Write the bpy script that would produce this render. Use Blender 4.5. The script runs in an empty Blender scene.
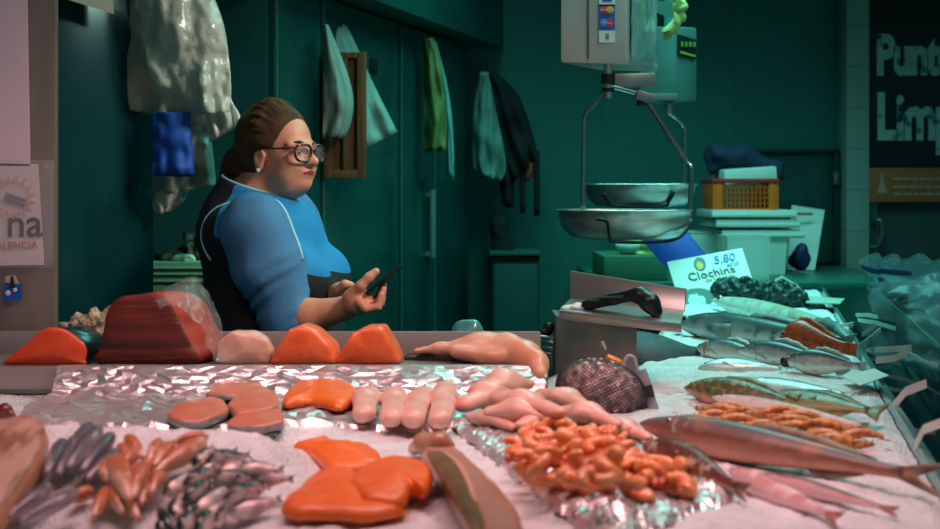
import bpy, bmesh, math, random
import numpy as np
from mathutils import Vector, Matrix, Euler
from mathutils import noise as mn

random.seed(7)
COL = bpy.context.scene.collection
PI = math.pi
R = math.radians
# the photograph's camera: 50 mm lens at eye height 1.4 m, horizon at row 190
F, CX, HZ, CZ = 1305.0, 470.0, 190.0, 1.4

def P(px, py, Y):
    return Vector(((px - CX) / F * Y, Y, CZ - (py - HZ) / F * Y))

def G(px, py, z=1.0):
    Y = (CZ - z) * F / (py - HZ)
    return Vector(((px - CX) / F * Y, Y, z))

# ------------------------------------------------------------------ materials
def lin(c):
    out = []
    for v in c[:3]:
        v = v / 255.0
        out.append(v / 12.92 if v <= 0.04045 else ((v + 0.055) / 1.055) ** 2.4)
    return tuple(out) + (1.0,)

MATS = {}
def mat(name, col, rough=0.5, metal=0.0, col2=None, nscale=20.0, lo=0.4, hi=0.6, bump=0.0, bscale=60.0,
        coat=0.0, sss=0.0, alpha=1.0, spec=0.5, stretch=None, trans=0.0, detail=4.0, emit=None, estr=0.0):
    if name in MATS:
        return MATS[name]
    m = bpy.data.materials.new(name)
    m.use_nodes = True
    nt = m.node_tree
    b = nt.nodes['Principled BSDF']
    b.inputs['Base Color'].default_value = lin(col)
    b.inputs['Roughness'].default_value = rough
    b.inputs['Metallic'].default_value = metal
    b.inputs['Specular IOR Level'].default_value = spec
    b.inputs['Coat Weight'].default_value = coat
    b.inputs['Coat Roughness'].default_value = 0.12
    b.inputs['Alpha'].default_value = alpha
    b.inputs['Transmission Weight'].default_value = trans
    if sss:
        b.inputs['Subsurface Weight'].default_value = sss
        b.inputs['Subsurface Radius'].default_value = (0.02, 0.008, 0.005)
        b.inputs['Subsurface Scale'].default_value = 0.5
    if emit:
        b.inputs['Emission Color'].default_value = lin(emit)
        b.inputs['Emission Strength'].default_value = estr
    tc = nt.nodes.new('ShaderNodeTexCoord')
    src = tc.outputs['Object']
    if stretch:
        mp = nt.nodes.new('ShaderNodeMapping')
        mp.inputs['Scale'].default_value = stretch
        nt.links.new(src, mp.inputs['Vector'])
        src = mp.outputs['Vector']
    if col2:
        n = nt.nodes.new('ShaderNodeTexNoise')
        n.inputs['Scale'].default_value = nscale
        n.inputs['Detail'].default_value = detail
        nt.links.new(src, n.inputs['Vector'])
        r = nt.nodes.new('ShaderNodeValToRGB')
        r.color_ramp.elements[0].position = lo
        r.color_ramp.elements[1].position = hi
        r.color_ramp.elements[0].color = lin(col)
        r.color_ramp.elements[1].color = lin(col2)
        nt.links.new(n.outputs['Fac'], r.inputs['Fac'])
        nt.links.new(r.outputs['Color'], b.inputs['Base Color'])
    if bump:
        n2 = nt.nodes.new('ShaderNodeTexNoise')
        n2.inputs['Scale'].default_value = bscale
        n2.inputs['Detail'].default_value = 5
        nt.links.new(src, n2.inputs['Vector'])
        bp = nt.nodes.new('ShaderNodeBump')
        bp.inputs['Strength'].default_value = bump
        bp.inputs['Distance'].default_value = 0.01
        nt.links.new(n2.outputs['Fac'], bp.inputs['Height'])
        nt.links.new(bp.outputs['Normal'], b.inputs['Normal'])
    MATS[name] = m
    return m

def fishmat(name, belly, side, back, rough=0.36, mott=None, mscale=35.0, mlo=0.5, mhi=0.62, coat=0.22, metal=0.0, bump=0.15, p=(0.1, 0.45, 0.8), bars=0.0):
    """skin coloured from belly to back by the fish's own height attribute, with mottling"""
    if name in MATS:
        return MATS[name]
    m = bpy.data.materials.new(name)
    m.use_nodes = True
    nt = m.node_tree
    L = nt.links.new
    b = nt.nodes['Principled BSDF']
    b.inputs['Roughness'].default_value = rough
    b.inputs['Coat Weight'].default_value = coat
    b.inputs['Coat Roughness'].default_value = 0.1
    b.inputs['Metallic'].default_value = metal
    at = nt.nodes.new('ShaderNodeAttribute'); at.attribute_name = 'v'
    tc = nt.nodes.new('ShaderNodeTexCoord')
    n = nt.nodes.new('ShaderNodeTexNoise'); n.inputs['Scale'].default_value = mscale
    n.inputs['Detail'].default_value = 6
    L(tc.outputs['Object'], n.inputs['Vector'])
    # wobble the boundary a little
    ma = nt.nodes.new('ShaderNodeMath'); ma.operation = 'MULTIPLY_ADD'
    ma.inputs[1].default_value = 0.3; ma.inputs[2].default_value = -0.15
    L(n.outputs['Fac'], ma.inputs[0])
    ad = nt.nodes.new('ShaderNodeMath'); ad.operation = 'ADD'
    L(at.outputs['Fac'], ad.inputs[0]); L(ma.outputs[0], ad.inputs[1])
    r = nt.nodes.new('ShaderNodeValToRGB')
    e = r.color_ramp.elements
    e[0].position = p[0]; e[0].color = lin(belly)
    e[1].position = p[2]; e[1].color = lin(back)
    k = e.new(p[1]); k.color = lin(side)
    L(ad.outputs[0], r.inputs['Fac'])
    out = r.outputs['Color']
    if mott:
        r2 = nt.nodes.new('ShaderNodeValToRGB')
        r2.color_ramp.elements[0].position = mlo
        r2.color_ramp.elements[1].position = mhi
        mx = nt.nodes.new('ShaderNodeMix'); mx.data_type = 'RGBA'
        L(n.outputs['Fac'], r2.inputs['Fac']); L(r2.outputs['Color'], mx.inputs['Factor'])
        L(out, mx.inputs[6]); mx.inputs[7].default_value = lin(mott)
        out = mx.outputs[2]
    L(out, b.inputs['Base Color'])
    if bump:
        v = nt.nodes.new('ShaderNodeTexVoronoi'); v.inputs['Scale'].default_value = 260
        L(tc.outputs['Object'], v.inputs['Vector'])
        bp = nt.nodes.new('ShaderNodeBump'); bp.inputs['Strength'].default_value = bump; bp.inputs['Distance'].default_value = 0.002
        L(v.outputs['Distance'], bp.inputs['Height']); L(bp.outputs['Normal'], b.inputs['Normal'])
    MATS[name] = m
    return m

# ------------------------------------------------------------------ objects
def link(o, parent=None):
    COL.objects.link(o)
    if parent:
        o.parent = parent
    return o

def tag(o, label=None, cat=None, group=None, kind=None):
    if label: o['label'] = label
    if cat: o['category'] = cat
    if group: o['group'] = group
    if kind: o['kind'] = kind
    return o

def thing(name, label, cat, loc=(0, 0, 0), rot=(0, 0, 0), group=None):
    o = bpy.data.objects.new(name, None)
    o.empty_display_size = 0.02
    o.location = loc; o.rotation_euler = rot
    link(o)
    return tag(o, label, cat, group)

def mesh(name, verts, faces, mats, parent=None, smooth=True, angle=None, mi=None, attr=None, loc=None):
    me = bpy.data.meshes.new(name)
    me.from_pydata([tuple(v) for v in verts], [], [tuple(int(i) for i in f) for f in faces])
    if not isinstance(mats, (list, tuple)): mats = [mats]
    for m in mats: me.materials.append(m)
    if mi is not None:
        me.polygons.foreach_set('material_index', np.asarray(mi, dtype=np.int32))
    me.polygons.foreach_set('use_smooth', [bool(smooth)] * len(me.polygons))
    if attr is not None:
        a = me.attributes.new('v', 'FLOAT', 'POINT')
        a.data.foreach_set('value', np.asarray(attr, dtype=np.float32))
    me.update()
    if angle is not None:
        me.set_sharp_from_angle(angle=R(angle))
    o = bpy.data.objects.new(name, me)
    if loc is not None: o.location = loc
    return link(o, parent)

def dup(o, parent=None, **kw):
    c = o.copy(); COL.objects.link(c)
    if parent is not None: c.parent = parent
    for k, v in kw.items(): c[k] = v
    for ch in list(o.children):
        dup(ch, c)
    return c

class MB:
    """collects simple solids into one mesh"""
    def __init__(s): s.bm = bmesh.new(); s.idx = 0
    def _fin(s, new, mi):
        for f in {f for v in new for f in v.link_faces}: f.material_index = mi
    def box(s, c, size, rot=(0, 0, 0), bevel=0.0, mi=0, mtx=None):
        M = Matrix.Translation(c) @ Euler(rot).to_matrix().to_4x4() @ Matrix.Diagonal((*size, 1))
        if mtx is not None: M = mtx @ M
        r = bmesh.ops.create_cube(s.bm, size=1, matrix=M)
        vs = r['verts']
        s._fin(vs, mi)
        if bevel:
            ed = list({e for v in vs for e in v.link_edges})
            bmesh.ops.bevel(s.bm, geom=ed, offset=bevel, segments=2, profile=0.6, affect='EDGES')
        return s
    def ball(s, c, r, mi=0, seg=16, rot=(0, 0, 0)):
        if not isinstance(r, (tuple, list)): r = (r, r, r)
        M = Matrix.Translation(c) @ Euler(rot).to_matrix().to_4x4() @ Matrix.Diagonal((*r, 1))
        q = bmesh.ops.create_uvsphere(s.bm, u_segments=seg, v_segments=max(6, seg // 2 + 2), radius=1, matrix=M)
        s._fin(q['verts'], mi); return s
    def cyl(s, a, b, r, r2=None, seg=16, mi=0):
        a = Vector(a); b = Vector(b); d = b - a
        M = Matrix.Translation((a + b) / 2) @ d.to_track_quat('Z', 'Y').to_matrix().to_4x4()
        q = bmesh.ops.create_cone(s.bm, cap_ends=True, segments=seg, radius1=r, radius2=r if r2 is None else r2, depth=d.length, matrix=M)
        s._fin(q['verts'], mi); return s
    def tube(s, pts, r, n=8, mi=0, closed=False):
        V, Fc = tube(pts, r, n, closed)
        vs = [s.bm.verts.new(v) for v in V]
        for f in Fc:
            try: s.bm.faces.new([vs[i] for i in f]).material_index = mi
            except ValueError: pass
        return s
    def poly(s, pts, mi=0):
        s.bm.faces.new([s.bm.verts.new(p) for p in pts]).material_index = mi; return s
    def prism(s, outline, d, mi=0, mis=None, bevel=0):
        """outline: list of 3D points, d: extrusion vector"""
        d = Vector(d)
        a = [s.bm.verts.new(p) for p in outline]; b = [s.bm.verts.new(Vector(p) + d) for p in outline]
        n = len(a); fs = []
        fs.append(s.bm.faces.new(a[::-1])); fs.append(s.bm.faces.new(b))
        for f in fs: f.material_index = mi
        for i in range(n):
            f = s.bm.faces.new([a[i], a[(i + 1) % n], b[(i + 1) % n], b[i]]); f.material_index = mi if mis is None else mis
            fs.append(f)
        if bevel:
            ed = list({e for f in fs for e in f.edges})
            bmesh.ops.bevel(s.bm, geom=ed, offset=bevel, segments=2, profile=0.6, affect='EDGES')
        return s
    def build(s, name, mats, parent=None, smooth=True, angle=35, off=None):
        bmesh.ops.recalc_face_normals(s.bm, faces=s.bm.faces)
        if off is not None:
            bmesh.ops.translate(s.bm, verts=s.bm.verts, vec=-Vector(off))
        me = bpy.data.meshes.new(name); s.bm.to_mesh(me); s.bm.free()
        if not isinstance(mats, (list, tuple)): mats = [mats]
        for m in mats: me.materials.append(m)
        me.polygons.foreach_set('use_smooth', [smooth] * len(me.polygons))
        if smooth: me.set_sharp_from_angle(angle=R(angle))
        return link(bpy.data.objects.new(name, me), parent)

def tube(pts, r, n=8, closed=False):
    pts = [Vector(p) for p in pts]
    m = len(pts)
    rr = r if isinstance(r, (list, tuple)) else [r] * m
    V, Fc = [], []
    up = None
    for i, p in enumerate(pts):
        if closed: t = pts[(i + 1) % m] - pts[i - 1]
        else: t = pts[min(i + 1, m - 1)] - pts[max(i - 1, 0)]
        t.normalize()
        if up is None:
            up = t.orthogonal().normalized()
        else:
            up = (up - t * up.dot(t)).normalized()
        s = t.cross(up)
        for k in range(n):
            a = 2 * PI * k / n
            V.append(p + (up * math.cos(a) + s * math.sin(a)) * rr[i])
    for i in range(m if closed else m - 1):
        j = (i + 1) % m
        for k in range(n):
            Fc.append((i * n + k, i * n + (k + 1) % n, j * n + (k + 1) % n, j * n + k))
    if not closed:
        Fc.append(tuple(range(n))[::-1]); Fc.append(tuple((m - 1) * n + k for k in range(n)))
    return V, Fc

def smooth_path(pts, sub=6, closed=False):
    """Catmull-Rom through pts"""
    pts = [Vector(p) for p in pts]; n = len(pts); out = []
    rng = range(n) if closed else range(n - 1)
    for i in rng:
        if closed: p0, p1, p2, p3 = pts[i - 1], pts[i], pts[(i + 1) % n], pts[(i + 2) % n]
        else: p0, p1, p2, p3 = pts[max(i - 1, 0)], pts[i], pts[i + 1], pts[min(i + 2, n - 1)]
        for k in range(sub):
            t = k / sub
            out.append(0.5 * ((2 * p1) + (p2 - p0) * t + (2 * p0 - 5 * p1 + 4 * p2 - p3) * t * t + (3 * p1 - p0 - 3 * p2 + p3) * t ** 3))
    if not closed: out.append(pts[-1])
    return out

def loft(rings, cap0=True, cap1=True):
    n = len(rings[0]); V = [v for r in rings for v in r]; Fc = []
    for i in range(len(rings) - 1):
        for k in range(n):
            Fc.append((i * n + k, i * n + (k + 1) % n, (i + 1) * n + (k + 1) % n, (i + 1) * n + k))
    if cap0: Fc.append(tuple(range(n))[::-1])
    if cap1: Fc.append(tuple((len(rings) - 1) * n + k for k in range(n)))
    return V, Fc

def subsurf(o, lv=1):
    m = o.modifiers.new('Subdivision', 'SUBSURF'); m.levels = lv; m.render_levels = lv
    return o

def solid(o, t=0.002, off=0.0):
    m = o.modifiers.new('Solidify', 'SOLIDIFY'); m.thickness = t; m.offset = off
    return o

# ------------------------------------------------------------------ distance field modeller
class Field:
    def __init__(s, lo, hi, h):
        s.lo = np.array(lo, float); s.h = h
        s.n = np.ceil((np.array(hi, float) - s.lo) / h).astype(int) + 1
        s.v = np.full(tuple(s.n), 10.0, np.float32)
    def _sl(s, lo, hi):
        a = np.maximum(np.floor((np.array(lo) - s.lo) / s.h).astype(int), 0)
        b = np.minimum(np.ceil((np.array(hi) - s.lo) / s.h).astype(int) + 1, s.n)
        if (b <= a).any(): return None, None
        g = [s.lo[i] + s.h * np.arange(a[i], b[i]) for i in range(3)]
        X, Y, Z = np.meshgrid(*g, indexing='ij', sparse=True)
        return tuple(slice(a[i], b[i]) for i in range(3)), (X, Y, Z)
    def _put(s, sl, d, k, sub=False):
        a = s.v[sl]
        if sub:
            nd = -d
            if k > 0:
                h = np.maximum(k - np.abs(a - nd), 0) / k
                s.v[sl] = np.maximum(a, nd) + h * h * k / 4
            else: s.v[sl] = np.maximum(a, nd)
        else:
            if k > 0:
                h = np.maximum(k - np.abs(a - d), 0) / k
                s.v[sl] = np.minimum(a, d) - h * h * k / 4
            else: s.v[sl] = np.minimum(a, d)
    def ell(s, c, r, k=0.01, rot=None, sub=False):
        c = np.array(c, float)
        if not hasattr(r, '__len__'): r = (r, r, r)
        r = np.array(r, float)
        m = (r.max() if rot is not None else r) + k + 3 * s.h
        sl, g = s._sl(c - m, c + m)
        if sl is None: return s
        X, Y, Z = g[0] - c[0], g[1] - c[1], g[2] - c[2]
        if rot is not None:
            M = np.array(Euler(rot).to_matrix()).T if not isinstance(rot, np.ndarray) else rot.T
            X, Y, Z = (M[0, 0] * X + M[0, 1] * Y + M[0, 2] * Z, M[1, 0] * X + M[1, 1] * Y + M[1, 2] * Z, M[2, 0] * X + M[2, 1] * Y + M[2, 2] * Z)
        k0 = np.sqrt((X / r[0]) ** 2 + (Y / r[1]) ** 2 + (Z / r[2]) ** 2)
        k1 = np.sqrt((X / r[0] ** 2) ** 2 + (Y / r[1] ** 2) ** 2 + (Z / r[2] ** 2) ** 2) + 1e-9
        s._put(sl, (k0 * (k0 - 1) / k1).astype(np.float32), k, sub); return s
    def cap(s, a, b, ra, rb=None, k=0.01, sub=False, flat=None):
        """round cone; flat=(axis, factor) squashes it along an axis around the segment"""
        rb = ra if rb is None else rb
        a = np.array(a, float); b = np.array(b, float); m = max(ra, rb) * (1 if flat is None else max(1, 1)) + k + 3 * s.h
        sl, g = s._sl(np.minimum(a, b) - m, np.maximum(a, b) + m)
        if sl is None: return s
        d = b - a; L2 = (d ** 2).sum() + 1e-12
        t = np.clip(((g[0] - a[0]) * d[0] + (g[1] - a[1]) * d[1] + (g[2] - a[2]) * d[2]) / L2, 0, 1)
        q = [g[0] - a[0] - t * d[0], g[1] - a[1] - t * d[1], g[2] - a[2] - t * d[2]]
        if flat is not None: q[flat[0]] = q[flat[0]] * flat[1]
        dist = np.sqrt(q[0] ** 2 + q[1] ** 2 + q[2] ** 2) - (ra + (rb - ra) * t)
        s._put(sl, dist.astype(np.float32), k, sub); return s
    def chain(s, pts, rs, k=0.01, **kw):
        for i in range(len(pts) - 1): s.cap(pts[i], pts[i + 1], rs[i], rs[i + 1], k, **kw)
        return s
    def cut(s, p, n):
        """remove the half-space on the side n points to"""
        n = np.array(n, float); n /= np.linalg.norm(n)
        sl, g = s._sl(s.lo - 1, s.lo + s.n * s.h + 1)
        d = (g[0] - p[0]) * n[0] + (g[1] - p[1]) * n[1] + (g[2] - p[2]) * n[2]
        s.v = np.maximum(s.v, d.astype(np.float32)); return s
    def grow(s, fn):
        sl, g = s._sl(s.lo - 1, s.lo + s.n * s.h + 1)
        s.v = s.v + fn(*g).astype(np.float32); return s
    def nets(s, smooth=1):
        v = s.v; n = v.shape
        neg = v < 0
        cs = np.zeros((n[0] - 1, n[1] - 1, n[2] - 1), np.int8)
        for i in (0, 1):
            for j in (0, 1):
                for k in (0, 1):
                    cs += neg[i:n[0] - 1 + i, j:n[1] - 1 + j, k:n[2] - 1 + k]
        act = np.argwhere((cs > 0) & (cs < 8))
        cid = np.full(cs.shape, -1, np.int64); cid[tuple(act.T)] = np.arange(len(act))
        corner = [(i, j, k) for i in (0, 1) for j in (0, 1) for k in (0, 1)]
        val = {c: v[act[:, 0] + c[0], act[:, 1] + c[1], act[:, 2] + c[2]] for c in corner}
        acc = np.zeros((len(act), 3)); cnt = np.zeros(len(act))
        for c in corner:
            for ax in range(3):
                if c[ax] == 0:
                    d = list(c); d[ax] = 1; d = tuple(d)
                    x = (val[c] < 0) != (val[d] < 0)
                    t = np.where(x, val[c] / (val[c] - val[d] + 1e-20), 0)
                    p = np.tile(np.array(c, float), (len(act), 1)); p[:, ax] = t
                    acc += p * x[:, None]; cnt += x
        V = s.lo + s.h * (act + acc / cnt[:, None])
        Q = []
        for ax in range(3):
            u, w = [(1, 2), (2, 0), (0, 1)][ax]
            A = np.take(neg, range(0, n[ax] - 1), ax); B = np.take(neg, range(1, n[ax]), ax)
            e = np.argwhere(A != B)
            ok = (e[:, u] > 0) & (e[:, w] > 0) & (e[:, u] < n[u] - 1) & (e[:, w] < n[w] - 1)
            e = e[ok]
            def cell(du, dw):
                q = e.copy(); q[:, u] -= du; q[:, w] -= dw
                return cid[q[:, 0], q[:, 1], q[:, 2]]
            q = np.stack([cell(1, 1), cell(0, 1), cell(0, 0), cell(1, 0)], 1)
            fl = ~A[e[:, 0], e[:, 1], e[:, 2]]
            q[fl] = q[fl][:, ::-1]
            Q.append(q)
        Q = np.concatenate(Q)
        Q = Q[(Q >= 0).all(1)]
        for _ in range(smooth):
            S = np.zeros_like(V); c = np.zeros(len(V))
            for i in range(4):
                for j in (1, 3):
                    np.add.at(S, Q[:, i], V[Q[:, (i + j) % 4]]); np.add.at(c, Q[:, i], 1)
            V = 0.5 * V + 0.5 * S / np.maximum(c, 1)[:, None]
        return V, Q
    def build(s, name, mats, parent=None, off=(0, 0, 0), smooth=1, mifn=None, noise=None, attrfn=None):
        V, Q = s.nets(smooth)
        if noise:
            amp, sc = noise
            N = np.array([mn.noise(Vector(p) * sc) for p in V])
            c = V.mean(0); d = V - c; d /= np.linalg.norm(d, axis=1)[:, None] + 1e-9
            V = V + d * (N * amp)[:, None]
        mi = None
        if mifn is not None:
            C = V[Q].mean(1); mi = mifn(C[:, 0], C[:, 1], C[:, 2]).astype(int)
        at = attrfn(V[:, 0], V[:, 1], V[:, 2]) if attrfn is not None else None
        return mesh(name, V - np.array(off, float), Q, mats, parent, mi=mi, attr=at)

def wnoise(p, sc, seed=0.0):
    return mn.noise(Vector((p[0] * sc + seed, p[1] * sc - seed, p[2] * sc + 2 * seed)))

def text_mesh(name, body, size, M, m, parent=None, align='LEFT', depth=0.0008, bold=0.0, shear=0.0, space=1.0):
    cu = bpy.data.curves.new(name, 'FONT')
    cu.body = body; cu.size = size; cu.align_x = align; cu.extrude = depth; cu.offset = bold; cu.shear = shear; cu.space_character = space
    t = bpy.data.objects.new(name, cu); COL.objects.link(t)
    dg = bpy.context.evaluated_depsgraph_get(); dg.update()
    me = bpy.data.meshes.new_from_object(t.evaluated_get(dg))
    bpy.data.objects.remove(t); bpy.data.curves.remove(cu)
    me.name = name
    me.transform(M); me.materials.clear(); me.materials.append(m)
    return link(bpy.data.objects.new(name, me), parent)

def face_frame(o, x, y):
    """4x4 taking text space (x right, y up) to a plane at o spanned by x, y"""
    x = Vector(x).normalized(); y = Vector(y).normalized(); z = x.cross(y)
    M = Matrix((x, y, z)).transposed().to_4x4(); M.translation = Vector(o)
    return M
# ================================================================== SETTING
M_tile = None
def tile_mat(name, col, grout, w, h, rough=0.35):
    m = bpy.data.materials.new(name); m.use_nodes = True
    nt = m.node_tree; b = nt.nodes['Principled BSDF']; L = nt.links.new
    b.inputs['Roughness'].default_value = rough
    tc = nt.nodes.new('ShaderNodeTexCoord')
    sp = nt.nodes.new('ShaderNodeSeparateXYZ'); cb = nt.nodes.new('ShaderNodeCombineXYZ')
    L(tc.outputs['Object'], sp.inputs[0]); L(sp.outputs['X'], cb.inputs['X']); L(sp.outputs['Z'], cb.inputs['Y'])
    br = nt.nodes.new('ShaderNodeTexBrick')
    br.offset = 0.0
    br.inputs['Scale'].default_value = 1.0
    br.inputs['Brick Width'].default_value = w; br.inputs['Row Height'].default_value = h
    br.inputs['Mortar Size'].default_value = 0.0035
    br.inputs['Color1'].default_value = lin(col); br.inputs['Color2'].default_value = lin([c * 0.95 for c in col]); br.inputs['Mortar'].default_value = lin(grout)
    L(cb.outputs[0], br.inputs['Vector']); L(br.outputs['Color'], b.inputs['Base Color'])
    return m

def struct(o):
    o['kind'] = 'structure'; return o

m_backwall = tile_mat('teal_tile', (46, 112, 106), (40, 100, 95), 0.33, 0.25)
m_pillar = tile_mat('pale_tile', (150, 160, 150), (120, 130, 122), 0.6, 0.2)
m_floor = mat('floor_grey', (60, 70, 68), 0.4, col2=(48, 56, 54), nscale=6)
m_ceil = mat('ceiling_paint', (70, 110, 104), 0.8)
m_tealpaint = mat('teal_panel', (28, 96, 92), 0.4, col2=(25, 88, 85), nscale=3)
m_tealsteel = mat('teal_steel', (40, 108, 103), 0.2, metal=0.55, col2=(36, 100, 96), nscale=4, bump=0.03, bscale=5)
m_darkpanel = mat('dark_teal_glossy', (22, 84, 88), 0.16, metal=0.4, col2=(18, 76, 80), nscale=3, spec=0.6)
m_steel = mat('brushed_steel', (150, 142, 140), 0.34, metal=0.45, col2=(134, 128, 126), nscale=8, stretch=(1, 1, 0.05), bump=0.02, bscale=120)
m_steel_pol = mat('polished_steel', (206, 194, 186), 0.3, metal=0.72, col2=(165, 162, 158), nscale=14, bump=0.02, bscale=30)
m_steel_dull = mat('dull_steel', (138, 134, 130), 0.42, metal=0.7, col2=(118, 114, 112), nscale=12)
m_darkmetal = mat('dark_metal', (34, 38, 40), 0.4, metal=0.6)
m_black = mat('black_plastic', (14, 17, 20), 0.38)
m_white = mat('white_plastic', (222, 226, 220), 0.4)
m_glassdark = mat('dark_glass', (6, 34, 38), 0.08, spec=0.5)

struct(MB().box((0, 2.7, -0.05), (9, 9, 0.1)).build('floor', m_floor))
struct(MB().box((1.2, 6.56, 1.6), (6.6, 0.1, 3.2)).build('wall_back', m_backwall))
struct(MB().box((0, 2.7, 3.25), (9, 9, 0.1)).build('ceiling', m_ceil))
# partition behind the seller, then the line of steel lockers running back
struct(MB().box((-2.2, 4.56, 1.6), (2.06, 0.1, 3.2), bevel=0.003).build('wall_left', m_tealpaint))
pil = struct(MB().box((1.885, 6.42, 1.6), (0.11, 0.16, 3.2), bevel=0.004).build('trim_1', m_pillar))
wr = struct(MB().box((3.3, 6.47, 1.6), (2.7, 0.06, 3.2)).build('wall_right', mat('dark_grey_wall', (40, 62, 62), 0.5)))
# metal edge beside the pillar
struct(MB().box((1.965, 6.40, 1.6), (0.055, 0.05, 3.2), bevel=0.004).build('trim_2', mat('green_grey_metal', (74, 104, 98), 0.35, metal=0.6)))
# door on the right, under the sign
dr = struct(MB().box((2.42, 6.415, 1.0), (0.84, 0.05, 2.0), bevel=0.004).build('door_1', mat('grey_green_door', (58, 74, 72), 0.45, col2=(50, 66, 64), nscale=5)))
hb = MB(); hb.tube(smooth_path([P(872, 222, 6.36), P(880, 221, 6.33), P(882, 233, 6.33), P(878, 246, 6.34), P(871, 247, 6.36)], 6), 0.011)
hb.box(P(873, 234, 6.385), (0.05, 0.012, 0.2), bevel=0.004)
hb.build('door_handle', m_steel_dull, dr)
# boxed-in soffit over the lockers
dl = Vector((0.317, 1.0, 0)).normalized()
e0 = Vector((-0.354, 4.86, 2.107)) - dl * 0.95; e1 = Vector((-0.354, 4.86, 2.107)) + dl * 1.72
so = MB(); so.prism([e0, e1, Vector((-1.6, e1.y, 2.107)), Vector((-1.6, e0.y, 2.107))], (0, 0, 1.09), bevel=0.004)
struct(so.build('trim_3', m_tealpaint))

# ---- steel column on the left with its lower rail
col = MB()
col.box((-1.16, 2.812, 1.6), (0.54, 0.024, 3.2), bevel=0.004)
col.box((-1.16, 2.795, 1.096), (0.54, 0.02, 0.006)).box((-1.16, 2.79, 1.068), (0.54, 0.02, 0.004))
struct(col.build('trim_4', mat('column_steel', (140, 124, 118), 0.36, metal=0.25, col2=(124, 110, 106), nscale=3, stretch=(6, 6, 0.5))))

# ---- lockers
A = Vector((-0.652, 4.31, 0)); d3 = Vector((0.32, 1.0, 0)).normalized(); nrm = Vector((d3.y, -d3.x, 0))
lk_ang = math.atan2(d3.y, d3.x)
def locker(s0, s1, label, doors, handles, dp=0.5):
    base = A + d3 * s0
    t = thing('steel_locker', label, 'locker', base, (0, 0, lk_ang), 'steel lockers along the left side')
    w = s1 - s0; H = 2.1
    # local: x along the run, -y outwards
    b = MB(); b.box((w / 2, 0.02 + dp / 2, H / 2), (w, dp, H), bevel=0.004); b.build('body', m_tealpaint, t)
    x = 0.0
    for i, dw in enumerate(doors):
        dm = MB(); dm.box((x + dw / 2, 0.008, H / 2 + 0.02), (dw - 0.008, 0.026, H - 0.06), bevel=0.005)
        d = dm.build('door', m_tealsteel, t)
        em = MB(); em.box((x + 0.008, -0.008, H / 2 + 0.02), (0.012, 0.012, H - 0.07), bevel=0.002)
        em.build('door_edge', mat('pale_teal_edge', (86, 150, 140), 0.25, metal=0.6), d)
        if handles[i]:
            hm = MB(); hx = x + handles[i] * dw
            hm.box((hx, -0.03, 1.25), (0.026, 0.02, 0.3), bevel=0.006); hm.box((hx, -0.012, 1.38), (0.018, 0.03, 0.02)); hm.box((hx, -0.012, 1.12), (0.018, 0.03, 0.02))
            hm.build('handle', mat('pale_handle', (150, 190, 178), 0.3, metal=0.4), d)
        x += dw
    return t
l1 = locker(0.0, 1.16, 'wide teal steel locker nearest the seller with white coats and brown board on it', [0.38, 0.78], [0, 0])
l2 = locker(1.165, 2.1, 'teal steel locker farther back with long pale handle and green vest on it', [0.42, 0.515], [0.82, 0], 0.28)
# small dark label stuck on the first locker
lb = MB(); q = P(372, 66, 5.1); 
qs = A + d3 * 0.87 + nrm * 0.008
lb.box((qs.x, qs.y, 1.4 + (190 - 66) / F * qs.y), (0.07, 0.006, 0.055), rot=(0, 0, lk_ang), bevel=0.001)
tag(lb.build('sticker', mat('dark_red_label', (34, 26, 30), 0.5)), 'small dark square label stuck high on the teal locker', 'sticker')
# dark low cabinet at the far end
lc = thing('low_cabinet', 'dark low cabinet standing beyond the lockers against the back wall', 'cabinet', (0.21, 6.24, 0))
b = MB(); b.box((0, 0, 0.55), (0.22, 0.46, 1.1), bevel=0.006); b.build('body', mat('dark_teal_cab', (20, 62, 60), 0.5), lc)
b = MB(); b.box((0, -0.242, 0.56), (0.2, 0.02, 1.0), bevel=0.004); b.build('door', mat('dark_teal_cab2', (24, 70, 68), 0.45), lc)
b = MB(); b.box((0, -0.01, 1.108), (0.24, 0.5, 0.016), bevel=0.004); b.build('top', mat('dark_teal_cab3', (34, 84, 80), 0.4), lc)

# dark glossy cabinet standing angled behind the counter's left end
dc = thing('display_refrigerator', 'tall dark teal glossy cabinet beside the steel column, faintly mirroring the seller', 'cabinet', (0, 0, 0))
c0 = P(40, 190, 3.38); c1 = P(154, 190, 3.58); c0.z = c1.z = 0
dv = (c1 - c0).normalized(); nv = Vector((-dv.y, dv.x, 0))
b = MB(); b.prism([c0, c1, c1 + nv * 0.5, c0 + nv * 0.5], (0, 0, 2.5), bevel=0.006)
b.build('cabinet_body', m_darkpanel, dc)
b = MB(); f0 = c0 - nv * 0.012 + dv * 0.01; f1 = c1 - nv * 0.012 - dv * 0.01
b.prism([f0 + Vector((0, 0, .05)), f1 + Vector((0, 0, .05)), f1 + nv * 0.01 + Vector((0, 0, .05)), f0 + nv * 0.01 + Vector((0, 0, .05))], (0, 0, 2.4), bevel=0.002)
b.build('door', m_darkpanel, dc)

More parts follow.
